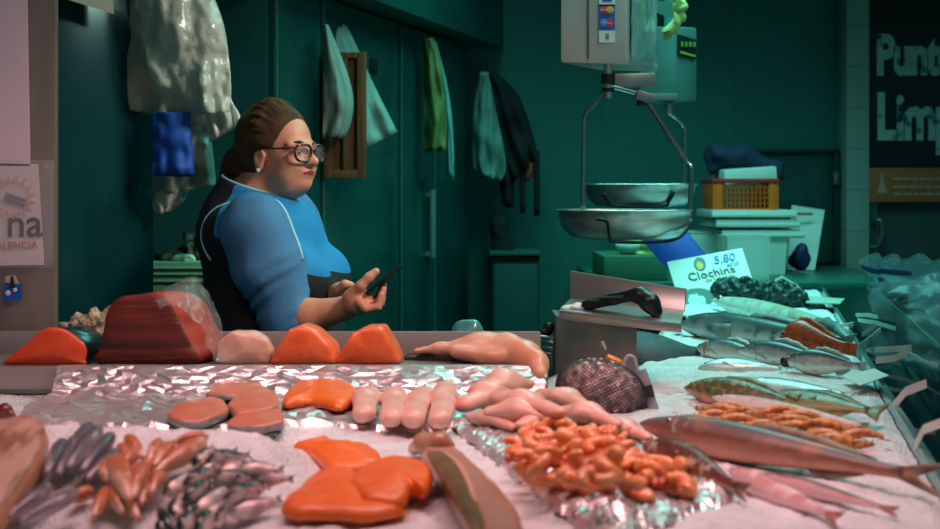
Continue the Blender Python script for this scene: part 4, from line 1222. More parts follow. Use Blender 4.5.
# folded paper beside it
fp = [('ell', (P(572, 309, 2.83), (.026, .02, .010)), dict(k=.006)), ('ell', (P(580, 308, 2.815), (.02, .018, .011)), dict(k=.006))]
blob('folded_paper', 'small crumpled white paper on the steel tray left of the card terminal', 'paper', fp, .0025, mat('paper_white', (216, 216, 208), .7), P(574, 313, 2.82), noise=(.006, 60), smooth=0)
# wire rack left of the stand
wr_ = thing('wire_rack', 'small steel wire rack between the shelf end and the steel stand', 'rack', P(540, 352, 2.9)); off = P(540, 352, 2.9)
m_wire = mat('wire_steel', (150, 160, 156), .3, metal=.8)
for (a, b_) in (((519, 334), (555, 338)), ((538, 340), (554, 343)), ((536, 346), (553, 348)), ((534, 352), (552, 354))):
    V, Fc = tube([P(a[0], a[1], 2.92), P(b_[0], b_[1], 2.88)], .003, 6); mesh('wire', [v - off for v in V], Fc, m_wire, wr_)
for x in (520, 552):
    V, Fc = tube([P(x, 335, 2.9), P(x, 392, 2.9)], .0035, 6); mesh('post', [v - off for v in V], Fc, m_wire, wr_)
blob('black_pouch', 'small black bundle on the wire rack against the steel stand', 'pouch', [('ell', (P(549, 328, 2.93), (.016, .015, .014)), dict(k=.004)), ('ell', (P(546, 331, 2.93), (.018, .015, .008)), dict(k=.004))], .003, m_black, P(549, 336, 2.93), noise=(.006, 60))
# teal plastic heap seen just over the shelf
blob('plastic_bundle', 'small pale teal crumpled plastic peeking over the steel shelf behind the monkfish', 'plastic bag', [('ell', (P(465, 338, 3.05), (.042, .03, .04)), dict(k=.01)), ('cap', (P(465, 338, 3.05), P(466, 420, 3.05), .03, .05), dict(k=.01))], .005, mat('teal_plastic', (70, 128, 120), .3, coat=.5), P(465, 420, 3.05), noise=(.014, 30))
# low plinth behind the shelf that carries it
b = MB(); pz = P(465, 422, 3.05).z; b.box((0, 3.08, pz / 2 - .02), (.3, .3, pz), bevel=.01)
tag(b.build('storage_crate', mat('dark_teal_cab', (20, 62, 60))), 'dark crate low behind the counter shelf, mostly hidden', 'crate')

# ================================================================== HANGING SCALES
def scale_(label, front, Yf, Yb, side_r, tray, Yt, rods, plate, name='hanging_scale', stickers=False, keypad=None, body_m=None):
    pass
Y = 3.95
hs = thing('hanging_scale', 'near steel hanging scale with card stickers and oval tray, above the terminal stand', 'scale', P(610, 62, Y)); off = P(610, 62, Y)
m_scale = mat('scale_case', (196, 186, 182), .36, metal=.2, col2=(184, 176, 172), nscale=3)
fl0, fr0 = P(560, 63, Y), P(627, 65, Y - .02)
br0 = P(658, 72, Y + .28)
top = Vector((0, 0, .34))
b = MB()
b.prism([fl0, fr0, br0, fl0 + (br0 - fr0)], top, bevel=.012)
b.build('case', m_scale, hs, off=off)
b = MB(); s0 = P(588.5, 63, Y - .012); b.box((s0.x, s0.y - .001, s0.z + .18), (.0025, .01, .33)); b.build('case_seam', mat('seam_dark', (70, 74, 74), .5), hs, off=off)
# plastic film over the side display
sd = (br0 - fr0).normalized(); sn = Vector((sd.y, -sd.x, 0))
b = MB(); q0 = fr0 + sd * .012 + sn * .006 + Vector((0, 0, .012)); q1 = fr0 + sd * .28 + sn * .006 + Vector((0, 0, .012))
V, Fc = [], []
for j in range(13):
    for i in range(13):
        p = q0.lerp(q1, i / 12) + Vector((0, 0, .3 * j / 12)); w = abs(wnoise(p, 16, 3)) * .012 + abs(wnoise(p, 40, 1)) * .003
        V.append(p + sn * (.002 + w) - off)
for j in range(12):
    for i in range(12): Fc.append((j * 13 + i, j * 13 + i + 1, (j + 1) * 13 + i + 1, (j + 1) * 13 + i))
side = mesh('display_film', V, Fc, mat('film_grey', (168, 184, 178), .12, alpha=.45, coat=1, bump=.4, bscale=20), hs); solid(side, .0012)
b = MB(); q = fr0 + sd * .14 + sn * .003 + Vector((0, 0, .17)); aa = math.atan2(sd.y, sd.x)
b.box(q, (.22, .004, .26), rot=(0, 0, aa), bevel=.001); b.build('display', mat('display_dark', (58, 92, 90), .2, col2=(44, 78, 76), nscale=8), hs, off=off)
b = MB(); b.box(q + sn * .004 + Vector((0, 0, .06)) - sd * .06, (.045, .003, .06), rot=(0, 0, aa)); b.build('label', mat('label_pale', (170, 186, 178), .5), hs, off=off)
# payment stickers
m_blue = mat('sticker_blue', (36, 92, 190), .4); m_red = mat('sticker_red', (226, 60, 60), .4); m_yel = mat('sticker_yellow', (240, 176, 60), .4); m_wht = mat('sticker_white', (222, 220, 214), .45); m_lblue = mat('sticker_lightblue', (70, 150, 220), .4)
def disc(b, c, r, mi, y=-.0015):
    b.cyl(c + Vector((0, y, 0)), c + Vector((0, y - .0006, 0)), r, seg=20, mi=mi)
for nm, yc, kind in (('a', 0, 0), ('b', 10.5, 1), ('c', 23.5, 2), ('d', 36.5, 3)):
    c = P(607, yc, Y - .0175); b = MB()
    w, h = 16 / F * Y, 12 / F * Y
    b.box(c, (w, .001, h), mi=0 if kind in (1, 2) else 3)
    if kind == 0:
        b.box(c + Vector((0, -.001, .004)), (w * .6, .001, h * .5), mi=0)
    elif kind == 1:
        disc(b, c + Vector((-.009, 0, .002)), .0115, 2); disc(b, c + Vector((.009, 0, .002)), .0115, 4, -.0022)
    elif kind == 2:
        disc(b, c + Vector((-.009, 0, .002)), .0115, 5); disc(b, c + Vector((.009, 0, .002)), .0115, 1, -.0022)
    else:
        b.box(c + Vector((0, -.001, 0)), (.011, .001, .018), mi=6); b.box(c + Vector((.003, -.0016, .002)), (.005, .001, .008), mi=1)
    st = b.build('card_sticker', [m_blue, m_red, m_red, m_wht, m_yel, m_lblue, mat('sticker_tan', (150, 130, 120), .5)], hs, off=off)
    if kind in (1, 2):
        M = face_frame(c + Vector((0, -.0042, -.0012)), (1, 0, 0), (0, 0, 1))
        tx = text_mesh('lettering', 'MasterCard' if kind == 1 else 'Maestro', .0088, M, m_wht, st, 'CENTER')
        tx.data.transform(Matrix.Translation(-off))
# arm, clamps, rods
m_rod = mat('rod_steel', (140, 150, 146), .22, metal=.9)
b = MB(); b.box(P(634, 80.5, Y + .02), (.13, .03, .042), rot=(0, R(-2), R(6)), bevel=.004); b.build('arm', m_steel, hs, off=off)
b = MB(); b.cyl(P(608, 60, Y), P(608, 98, Y), .012, seg=14); b.cyl(P(608, 74, Y), P(608, 84, Y), .022, seg=14, mi=1); b.cyl(P(608, 88, Y), P(608, 92, Y), .02, seg=14, mi=1); b.build('hook', [m_steel_pol, m_darkmetal], hs, off=off)
lrod = smooth_path([P(608, 86, Y), P(600, 97, Y), P(590, 108, Y), P(585, 116, Y), P(584, 130, Y), P(583, 215, Y)], 6)
V, Fc = tube(lrod, .0075, 8); mesh('hanger_rod', [v - off for v in V], Fc, m_rod, hs)
rrod = [P(608, 86, Y), P(640, 95, Y + .02), P(652, 108, Y + .02), P(670, 136, Y + .02), P(687, 162, Y + .01), P(691, 168, Y), P(691.5, 178, Y), P(690, 222, Y)]
V, Fc = tube(smooth_path(rrod, 6), .0085, 8); mesh('hanger_rod', [v - off for v in V], Fc, m_rod, hs)
b = MB(); b.cyl(P(641, 94, Y + .01), P(641, 106, Y + .01), .013, seg=12, mi=1); b.box(P(644, 97, Y + .01), (.05, .03, .03), rot=(0, .3, 0), bevel=.004); b.build('clamp', [m_steel_dull, m_darkmetal], hs, off=off)
def tray_mesh(c, a, bb, h, root, off, m):
    rings = []
    for s, z in ((1.03, .0), (1.035, -.003), (1.0, -.006), (.985, -.03), (.93, -.06), (.8, -.083), (.55, -.09), (.1, -.09)):
        rings.append([Vector((c.x + math.copysign(abs(math.cos(q)) ** .75, math.cos(q)) * a * s, c.y + math.copysign(abs(math.sin(q)) ** .75, math.sin(q)) * bb * s, c.z + z * h / .09)) - off for q in [2 * PI * k / 48 for k in range(48)]])
    V, Fc = loft(rings, cap0=False)
    o = mesh('tray', V, Fc, m, root); solid(o, .002); return o
tray_mesh(P(624, 209.5, Y), .197, .15, .088, hs, off, m_steel_pol)
cr = smooth_path([P(596, 219, Y - .165), P(607, 222, Y - .165), P(610, 238, Y - .13), P(616, 242, Y - .11), P(660, 242, Y - .11), P(680, 237, Y - .12), P(692, 222, Y - .04)], 6)
V, Fc = tube(cr, .005, 8); mesh('tray_cradle', [v - off for v in V], Fc, m_darkmetal, hs)
# ceiling hanger so that it is held
b = MB(); b.cyl((fl0 + (br0 - fr0) * .5 + (fr0 - fl0) * .5) + top, Vector(((fl0 + (br0 - fr0) * .5 + (fr0 - fl0) * .5).x, (fl0 + (br0 - fr0) * .5).y, 3.2)), .02); b.build('hanger_pipe', m_steel_dull, hs, off=off)

Y = 4.8
h2 = thing('hanging_scale', 'far dark teal hanging scale half hidden behind the sticker-covered one', 'scale', P(670, 103, Y)); off = P(670, 103, Y)
m_sc2 = mat('scale_case_teal', (92, 134, 128), .35, metal=.2, col2=(82, 122, 116), nscale=4)
b = MB(); a0, a1, a2 = P(640, 104, Y), P(674, 103, Y - .05), P(697, 101, Y + .18)
b.prism([a0, a1, a2, a0 + (a2 - a1)], (0, 0, .28), bevel=.01); b.build('case', m_sc2, h2, off=off)
b = MB(); b.prism([P(655, 0, Y - .04), P(672, 2, Y - .06), P(676, 20, Y - .06), P(656, 12, Y - .04)], (0, .012, 0)); b.build('upper_display', m_sc2, h2, off=off)
b = MB(); sdd = (a2 - a1).normalized(); snn = Vector((sdd.y, -sdd.x, 0)); aa = math.atan2(sdd.y, sdd.x)
b.box(a1 + (a2 - a1) * .5 + snn * .004 + Vector((0, 0, .205)), (.2, .006, .075), rot=(0, 0, aa), bevel=.002); b.build('display', mat('display_black', (18, 34, 36), .2), h2, off=off)
b = MB()
for i in range(4): b.box(a1 + (a2 - a1) * (.25 + .18 * i) + snn * .008 + Vector((0, 0, .215)), (.022, .003, .018), rot=(0, 0, aa))
b.box(a1 + (a2 - a1) * .5 + snn * .008 + Vector((0, 0, .178)), (.17, .003, .008), rot=(0, 0, aa), mi=1)
b.build('digits', [mat('digit_green', (120, 150, 60), .4), mat('strip_yellow', (150, 160, 60), .5)], h2, off=off)
b = MB(); b.box(P(658, 97, Y - .06), (.14, .03, .024), rot=(0, 0, 0), bevel=.004); b.build('arm', m_steel, h2, off=off)
b = MB(); b.cyl(P(669, 104, Y - .05), P(669, 114, Y - .05), .014, seg=12); b.build('hook', m_steel_dull, h2, off=off)
V, Fc = tube(smooth_path([P(668, 112, Y - .05), P(676, 118, Y - .04), P(683, 126, Y), P(684.5, 140, Y), P(684, 188, Y)], 6), .0085, 8); mesh('hanger_rod', [v - off for v in V], Fc, m_rod, h2)
tray_mesh(P(640, 184, Y), .2, .14, .085, h2, off, m_steel_pol)
cr = smooth_path([P(604, 194, Y - .15), P(609, 202, Y - .14), P(616, 206, Y - .12), P(662, 206, Y - .12), P(669, 201, Y - .13), P(674, 192, Y - .14)], 5)
V, Fc = tube(cr, .006, 8); mesh('tray_cradle', [v - off for v in V], Fc, m_darkmetal, h2)
b = MB(); b.cyl(a0 + (a2 - a1) * .5 + (a1 - a0) * .5 + Vector((0, 0, .27)), Vector(((a0 + (a2 - a1) * .5 + (a1 - a0) * .5).x, (a0 + (a2 - a1) * .5).y, 3.2)), .018); b.build('hanger_pipe', m_sc2, h2, off=off)
# yellow-green plastic hanging off the scale
Y = 4.2
blob('yellow_bag', 'twisted yellow green plastic bag hanging beside the scales', 'plastic bag', [('chain', ([P(674, -14, Y), P(679, 4, Y), P(679, 16, Y), P(675, 25, Y), P(668, 32, Y)], [.014, .015, .016, .015, .02]), dict(k=.006)), ('ell', (P(681, 8, Y), (.02, .012, .04)), dict(k=.01)), ('ell', (P(667, 33, Y), (.018, .012, .016)), dict(k=.004))], .005, mat('yellow_green', (176, 178, 100), .5, coat=.1), P(674, -14, Y), noise=(.02, 46), smooth=0)

# ================================================================== BACK TABLE AND WHAT STANDS ON IT
bt = thing('back_table', 'green topped table against the back wall behind the ice', 'table', (1.2, 5.85, 0))
b = MB(); b.box((-.02, 0, 1.01), (1.3, 1.22, .035), bevel=.004); b.build('tabletop', mat('table_green', (40, 104, 88), .35, col2=(34, 92, 80), nscale=5), bt)
b = MB(); b.box((-.02, 0.02, .5), (1.24, 1.12, .98)); b.build('base', mat('dark_teal_cab', (20, 62, 60)), bt)
TZ = 1.0285
def T(px, py): return G(px, py, TZ)
# steel splash panel on the wall
sp = thing('splash_panel', 'grey steel splash panel on the back wall behind the orange basket', 'panel', P(794, 262, 6.47)); off = P(794, 262, 6.47)
p0, p1 = P(748, 263, 6.47), P(838, 151, 6.47)
b = MB(); b.box(((p0.x + p1.x) / 2, 6.47, (p0.z + p1.z) / 2), (p1.x - p0.x, .02, p1.z - p0.z), bevel=.003); b.build('sheet', mat('splash_steel', (60, 100, 94), .3, metal=.6, col2=(50, 88, 84), nscale=4), sp, off=off)
b = MB(); b.box((p1.x - .01, 6.455, (p0.z + p1.z) / 2), (.03, .03, p1.z - p0.z), bevel=.004); b.box(((p0.x + p1.x) / 2, 6.455, p1.z), (p1.x - p0.x, .03, .02), bevel=.004); b.build('frame', mat('frame_dark', (34, 66, 64), .4, metal=.4), sp, off=off)
b = MB(); b.box(P(836, 178, 6.43), (.03, .03, .07), bevel=.006); b.build('latch', m_rod, sp, off=off)
# white boxes / trays stack
m_styro = mat('white_box', (206, 214, 206), .6)
Y = 6.0
def pbox(x0, x1, y0, y1, Y, dep, bevel=.006):
    a, c = P(x0, y1, Y), P(x1, y0, Y)
    return ((a.x + c.x) / 2, Y + dep / 2, (a.z + c.z) / 2), (c.x - a.x, dep, c.z - a.z)
def simple_box(name, label, cat, x0, x1, y0, y1, Y, dep, m, lid=None, group=None, base_to=None, rim=None):
    c, s = pbox(x0, x1, y0, y1, Y, dep)
    if base_to is not None:
        top = c[2] + s[2] / 2; s = (s[0], s[1], top - base_to); c = (c[0], c[1], base_to + s[2] / 2)
    root = thing(name, label, cat, (c[0], c[1], c[2] - s[2] / 2), group=group)
    # open tapering tub: bottom, four walls
    o = Vector((c[0], c[1], c[2] - s[2] / 2)); w, d, h = s
    t = .012
    rings = []
    def rr(sx, sy, z):
        return [Vector((sx * w / 2 * q[0], sy * d / 2 * q[1], z)) for q in ((-1, -1), (-.8, -1), (.8, -1), (1, -1), (1, -.8), (1, .8), (1, 1), (.8, 1), (-.8, 1), (-1, 1), (-1, .8), (-1, -.8))]
    k = 1 - t * 2 / w
    for sx, z in ((.93, 0), (.98, h * .8), (.98, h * .97), (1.0, h * .97), (1.0, h), (k * .97, h), (k * .93, h * .1)): rings.append(rr(sx, sx if sx < 1 else 1, z))
    V, Fc = loft(rings); mesh('tub', V, Fc, m, root, smooth=False)
    if lid:
        b = MB(); b.box((0, 0, h + .012), (w * 1.02, d * 1.02, .022), bevel=.005); b.box((0, 0, h + .026), (w * .9, d * .9, .012), bevel=.004); b.build('lid', lid, root)
    return root
simple_box('white_crate', 'lidded white plastic box carrying flat lids, under the orange basket', 'box', 722, 788, 240, 276, 5.72, .38, m_styro, lid=m_styro, base_to=TZ)
# three flat lids stacked on it
zt = None
for i, (x0, x1, y0, y1, lab) in enumerate(((722, 805, 230, 238, 'bottom white flat lid of the stack under the orange basket'), (716, 800, 219, 228, 'middle white flat lid of the stack under the orange basket'), (712, 797, 210, 218, 'top white flat lid of the stack, right under the orange basket'))):
    c, s = pbox(x0, x1, y0, y1, 5.72, .4)
    o = thing('box_lid', lab, 'lid', (c[0], c[1], c[2] - s[2] / 2), group='white flat lids')
    b = MB(); b.box((0, 0, s[2] * .5), (s[0], s[1], s[2] * .96), bevel=.006); b.build('plate', m_styro, o)
    b = MB(); b.box((0, -s[1] / 2 - .004, s[2] * .3), (s[0] * 1.005, .012, s[2] * .36), bevel=.003); b.build('rim', mat('white_box2', (190, 200, 192), .6), o)
# orange basket with red rim
c, s = pbox(713, 779, 182, 214, 5.75, .28)
ob = thing('orange_basket', 'orange plastic lattice basket with red rim on top of the white lids', 'basket', (c[0], c[1], c[2] - s[2] / 2))
w, d, h = s; b = MB(); 
def lattice(b, p0, p1, up, n, m, r):
    for i in range(n + 1):
        q = p0.lerp(p1, i / n); b.box(q + up * .5, (r, r, up.length))
    for j in range(m + 1):
        a = p0 + up * (j / m); e = p1 + up * (j / m); L_ = (e - a).length
        b.box((a + e) / 2, (L_, r, r) if abs(e.x - a.x) > abs(e.y - a.y) else (r, L_, r))
x_, y_ = w / 2 * .95, d / 2 * .95
up = Vector((0, 0, h))
for p0, p1, n in ((Vector((-x_, -y_, 0)), Vector((x_, -y_, 0)), 15), (Vector((-x_, y_, 0)), Vector((x_, y_, 0)), 15), (Vector((-x_, -y_, 0)), Vector((-x_, y_, 0)), 14), (Vector((x_, -y_, 0)), Vector((x_, y_, 0)), 14)):
    lattice(b, p0, p1, up, n, 6, .0055)
b.box((0, 0, .006), (w * .95, d * .95, .01))
m_ob = mat('basket_orange', (240, 100, 22), .45)
b.build('lattice', m_ob, ob)
b = MB()
for sx in (-1, 1): b.box((sx * x_, 0, h * .5), (.014, d * .97, h), bevel=.003)
for sx in (-1, 1):
    for sy in (-1, 1): b.box((sx * (x_ - .02), sy * y_, h * .5), (.03, .012, h), bevel=.003)
b.box((0, -y_, .012), (w * .95, .012, .022), bevel=.003); b.build('frame', m_ob, ob)
b = MB()
for sy in (-1, 1): b.box((0, sy * y_, h + .006), (w, .022, .018), bevel=.005)
for sx in (-1, 1): b.box((sx * x_, 0, h + .006), (.022, d, .018), bevel=.005)
b.build('rim', mat('basket_red', (178, 48, 40), .45), ob)
# paper sheets and navy cloth in the basket
b = MB(); c2 = P(744, 176, 5.86); b.box(c2, (.24, .2, .07), rot=(0, R(-4), .1), bevel=.01)
tag(b.build('paper_stack', m_styro), 'white paper bundle sticking out of the orange basket under navy cloth', 'paper')
blob('navy_cloth', 'crumpled dark navy cloth heaped over the orange basket', 'cloth', [('chain', ([P(712, 168, 5.84), P(716, 156, 5.86), P(735, 156, 5.88), P(760, 163, 5.88), P(776, 168, 5.86), P(780, 176, 5.84)], [.03, .045, .045, .035, .03, .022]), dict(k=.02)), ('ell', (P(726, 158, 5.86), (.09, .07, .045)), dict(k=.02))], .008, mat('navy', (22, 34, 62), .85, bump=.3, bscale=60), P(745, 176, 5.86), noise=(.03, 14))
# clear tubs in front
m_tub = mat('clear_tub', (196, 214, 206), .25, alpha=.5, coat=.4)
simple_box('clear_tub', 'milky clear plastic tub standing behind the price card with mussels', 'tub', 727, 771, 236, 283, 5.32, .2, m_tub, base_to=TZ)
simple_box('white_tub', 'pale white tub left of the milky tub, behind the blue card', 'tub', 690, 722, 232, 262, 5.9, .28, m_styro, base_to=TZ)
# white board leaning at the right
b = MB(); q = [P(786, 264, 6.05), P(815, 264, 6.0), P(825, 210, 6.2), P(792, 205, 6.25)]; zb = TZ + .002
q[0].z = q[1].z = zb
b.prism(q, (.004, .03, 0), bevel=.004)
wb = tag(b.build('white_board', m_styro, off=None), 'white plastic board leaning at the right of the white boxes', 'board')
b = MB(); b.box(P(802, 214, 6.14), (.1, .004, .012), rot=(R(-14), 0, 0)); b.build('red_print', mat('print_red', (190, 84, 60), .5), wb)
blob('blue_bag', 'small dark blue bag tucked between white box and leaning board', 'bag', [('ell', (P(801, 256, 5.9), (.034, .03, .055)), dict(k=.01)), ('ell', (P(798, 262, 5.9), (.045, .04, .03)), dict(k=.04))], .006, mat('deep_blue', (14, 28, 84), .6), Vector((P(800, 250, 5.9).x, 5.9, TZ)), noise=(.015, 25))
# blue card leaning behind the price card
b = MB(); b.prism([P(641, 240, 5.0), P(684, 227, 5.05), P(716, 268, 4.98), P(734, 293, 4.95), P(698, 303, 4.95)], (.002, .01, 0), bevel=.002)
tag(b.build('blue_card', mat('card_blue', (18, 74, 176), .5)), 'plain tilted blue card standing behind the white price card', 'card')
# packets and bowl left of it
Y = 5.5
b = MB(); c, s = pbox(604, 668, 256, 266, 5.35, .5); zt_ = c[2] + s[2] / 2; c = (c[0], c[1], (zt_ + TZ) / 2); s = (s[0], s[1], zt_ - TZ - .002); b.box(c, s, bevel=.006); 
tag(b.build('tray_box', mat('green_tray', (60, 110, 84), .5)), 'flat greenish tray on the back table under the white bowl', 'tray')
zt = c[2] + s[2] / 2
rings = []
for s_, z in ((.5, 0), (.85, .02), (1, .05), (.96, .05), (.8, .022), (.2, .008)): rings.append([Vector((math.cos(a) * .055 * s_, math.sin(a) * .055 * s_, z)) for a in [2 * PI * k / 24 for k in range(24)]])
V, Fc = loft(rings); o = mesh('white_bowl', V, Fc, m_styro, loc=(P(628, 250, 5.5).x, 5.5, zt + .001)); tag(o, 'small white bowl on the greenish tray behind the near scale tray', 'bowl')
blob('yellow_packet', 'pale yellow packet lying beside the white bowl on the tray', 'packet', [('ell', (P(645, 246, 5.6), (.07, .05, .035)), dict(k=.01)), ('ell', (P(636, 244, 5.62), (.04, .04, .05)), dict(k=.01)), ('ell', (P(640, 254, 5.6), (.08, .05, .02)), dict(k=.01))], .006, mat('packet_yellow', (190, 190, 110), .4, col2=(150, 170, 110), nscale=18), Vector((P(645, 246, 5.6).x, 5.6, zt)), noise=(.012, 30))

# price card
pc = thing('price_card', 'white price card with mussel picture propped on the ice behind the nets', 'price card', P(706, 306, 4.62)); off = P(706, 306, 4.62)
tlc, trc, brc, blc = P(667, 262, 4.72), P(742, 248, 4.76), P(760, 303, 4.58), P(684, 316, 4.56)
b = MB(); b.prism([tlc, trc, brc, blc], (.001, .005, 0), bevel=.0008); b.build('card', mat('card_white', (220, 226, 216), .5), pc, off=off)
xx = (trc - tlc).normalized(); yy = (tlc - blc); yy = (yy - xx * yy.dot(xx)).normalized(); zz = xx.cross(yy)
W_, H_ = (trc - tlc).length, (tlc - blc).length
def cardpt(u, v, e=.003): return tlc + (trc - tlc) * u - (tlc - blc) * v + zz * e - off
Mt = lambda u, v: face_frame(cardpt(u, v), xx, yy)
text_mesh('lettering', 'Clochina', .047, Mt(.2, .42), mat('ink_dark', (20, 40, 44), .5), pc, bold=.0003, space=1.06)
text_mesh('lettering', '5,80', .048, Mt(.58, .2), mat('ink_blue', (60, 110, 200), .5), pc, shear=.2)
text_mesh('lettering', 'kilo', .032, Mt(.72, .3), mat('ink_blue', (60, 110, 200)), pc, shear=.3)
text_mesh('lettering', 'de Valencia', .024, Mt(.40, .50), mat('ink_gold', (180, 160, 50), .5), pc)
text_mesh('lettering', 'Clóchina', .034, Mt(.52, .62), mat('ink_dark', (20, 40, 44)), pc, shear=.35)
b = MB()
def edisc(u, v, rx, ry, mi, e, rot=0):
    pts = []
    for k in range(28):
        a = 2 * PI * k / 28; x, y = math.cos(a) * rx, math.sin(a) * ry
        x, y = x * math.cos(rot) - y * math.sin(rot), x * math.sin(rot) + y * math.cos(rot)
        pts.append(cardpt(u, v, e) + xx * x + yy * y)
    b.poly(pts, mi)
edisc(.40, .15, .022, .03, 0, .003, -.3); edisc(.39, .18, .012, .018, 1, .0036, -.2)
edisc(.22, .78, .07, .052, 2, .003); edisc(.2, .8, .026, .03, 3, .0036, .4); edisc(.25, .83, .018, .03, 3, .0036, -.5); edisc(.64, .8, .065, .05, 4, .003)
for u in (.16, .2, .24): edisc(u, .74, .006, .02, 3, .004, .1)
b.build('pictures', [mat('ink_shell', (20, 34, 34), .4), mat('ink_yellow', (230, 180, 40), .5), mat('pic_teal', (30, 84, 82), .5), mat('pic_white', (190, 210, 200), .5), mat('pic_brown', (120, 110, 70), .5)], pc)

# ================================================================== RIGHT SIDE
Y = 6.36
sg = thing('wall_sign', 'large black sign with worn white words on the right wall above the grey door', 'sign', P(935, 202, Y)); off = P(935, 202, Y)
a0, a1 = P(869, 170, Y), P(1010, -60, Y)
b = MB(); b.box(((a0.x + a1.x) / 2, Y, (a0.z + a1.z) / 2), (a1.x - a0.x, .02, a1.z - a0.z), bevel=.002); b.build('black_board', mat('sign_black', (10, 18, 20), .5), sg, off=off)
c0_, c1_ = P(868, 202, Y - .003), P(1010, 168, Y - .003)
b = MB(); b.box(((c0_.x + c1_.x) / 2, Y - .003, (c0_.z + c1_.z) / 2), (c1_.x - c0_.x, .024, c1_.z - c0_.z), bevel=.002); b.build('orange_strip', mat('sign_orange', (196, 92, 56), .5), sg, off=off)
m_worn = mat('worn_white', (176, 186, 180), .6, col2=(30, 40, 40), nscale=9, lo=.56, hi=.64)
for tx, py, sz in (('Punto', 73, .262), ('Limpio', 138, .31)):
    M = face_frame(P(876, py, Y - .013) - off, (1, 0, 0), (0, 0, 1))
    text_mesh('lettering', tx, sz, M @ Matrix.Diagonal((.66, 1, 1, 1)), m_worn, sg, bold=.012, space=.95)
for i, (py, wd) in enumerate(((179, 60), (187, 64), (194, 42))):
    b = MB()
    rnd2 = random.Random(i); x = 893.0
    while x < 893 + wd + 40:
        l = rnd2.uniform(4, 9); q0 = P(x, py, Y - .017); q1 = P(x + l, py, Y - .017); b.box(((q0.x + q1.x) / 2, q0.y, q0.z), (q1.x - q0.x, .002, .011)); x += l + 1.6
    b.build('small_print', mat('sign_print', (206, 150, 124), .5), sg, off=off)
b = MB(); b.prism([P(877, 193, Y - .017), P(887, 193, Y - .017), P(884, 183, Y - .017), P(882, 174, Y - .017), P(880, 183, Y - .017)], (0, .002, 0)); b.box(P(882, 178, Y - .0175), (.012, .002, .045)); b.build('emblem', mat('sign_print', (206, 150, 124)), sg, off=off)

# big clear plastic bag lying on the outer ledge at the right
root = thing('clear_bag', 'large clear wrinkled plastic bag lying over the ledge at the right edge', 'plastic bag', P(905, 330, 3.6)); base = P(905, 330, 3.6)
m_bigbag = mat('bag_film', (120, 146, 150), .14, alpha=.2, spec=.6, coat=.6, bump=.6, bscale=9)
topl = [P(846, 268, 4.5), P(862, 262, 4.4), P(890, 260, 4.2), P(920, 262, 3.95), P(950, 272, 3.75), P(985, 290, 3.6)]
botl = [P(856, 276, 4.35), P(870, 284, 4.1), P(888, 294, 3.9), P(905, 308, 3.7), P(926, 322, 3.55), P(970, 345, 3.4)]
A_ = smooth_path(topl, 6); B_ = smooth_path(botl, 6); V, Fc = [], []
nn = 16
for i in range(len(A_)):
    for k in range(nn + 1):
        t = k / nn; p = A_[i].lerp(B_[i], t)
        sag = math.sin(PI * t) * .10
        p = p + Vector((.02, -sag * .8, sag * .15))
        w = abs(wnoise(p, 9, 4)) * .05 + abs(wnoise(p, 24, 7)) * .02
        V.append(p + Vector((0, -w, w)) - base)
for i in range(len(A_) - 1):
    for k in range(nn): Fc.append((i * (nn + 1) + k, i * (nn + 1) + k + 1, (i + 1) * (nn + 1) + k + 1, (i + 1) * (nn + 1) + k))
o = mesh('film', V, Fc, m_bigbag, root)
blob('bag', None, None, [('ell', (P(915, 300, 3.85), (.12, .1, .06)), dict(k=.03)), ('ell', (P(948, 308, 3.75), (.12, .12, .09)), dict(k=.03)), ('ell', (P(900, 290, 4.0), (.08, .1, .04)), dict(k=.03))], .012, mat('bag_inner', (130, 146, 150), .16, alpha=.22, coat=.6, bump=.5, bscale=12), base, root=root, part='inner_film', noise=(.05, 12), smooth=0)
b = MB()
for (x, y, l, r_) in ((872, 270, 16, .3), (895, 272, 24, .1), (884, 282, 10, .6), (904, 296, 10, -.4)):
    b = MB(); b.ball(P(x, y, 4.12 - (x - 870) * .01), (l / F * 3.2, .004, .010), rot=(0, r_, 0), seg=10)
    b.build('blue_print', mat('bag_blue', (34, 66, 110), .4, alpha=.75), root, off=base)
# support the bag rests on: next counter's dark stainless top
b = MB(); b.prism([Vector((1.12, 3.0, 0)), Vector((2.4, 3.0, 0)), Vector((2.4, 4.9, 0)), Vector((1.56, 4.9, 0))], (0, 0, .93), bevel=.01)
tag(b.build('side_counter', mat('side_dark', (14, 34, 34), .5)), 'low dark counter at the right beyond the glass ledge, under the clear bag', 'counter')

# bent paper price tags along the rail
m_tag = mat('tag_paper', (206, 214, 204), .55)
def price_tag(label, pts, width, lean=(0, 1, 0), mt=None):
    pts = [Vector(p) for p in pts]; base = pts[0].copy(); W = Vector(lean).normalized() * width
    b = MB()
    for i in range(len(pts) - 1):
        a, c = pts[i] - base, pts[i + 1] - base
        b.poly([a, c, c + W, a + W])
    bmesh.ops.remove_doubles(b.bm, verts=b.bm.verts, dist=.0005)
    o = b.build('price_tag', mt or m_tag, None, smooth=False); o.location = base; solid(o, .0012)
    return tag(o, label, 'price tag', 'paper price tags on the rail')
def tg(label, px, w_px, zs):
    """px: photo points of the tag's lower edge, zs heights"""
    pts = [G(x, y, z) for (x, y), z in zip(px, zs)]
    Yv = pts[0].y
    price_tag(label, pts, w_px / F * Yv, (0, .25, 1))
tg('white bent price tag nearest the viewer on the right rail', [(915, 452), (924, 434), (946, 426)], 9, (1.0, 1.035, 1.05))
tg('white bent price tag second nearest on the rail, beside the green wrasse tail', [(893, 412), (906, 396), (927, 388)], 9, (1.0, 1.03, 1.045))
tg('straight white price tag third from the viewer on the rail, rising to the right', [(876, 364), (894, 362), (908, 356)], 7, (1.02, 1.03, 1.045))
tg('flat level white price tag on the rail right beyond the sea bass tails', [(875, 353), (895, 352), (912, 351)], 6, (1.02, 1.03, 1.04))
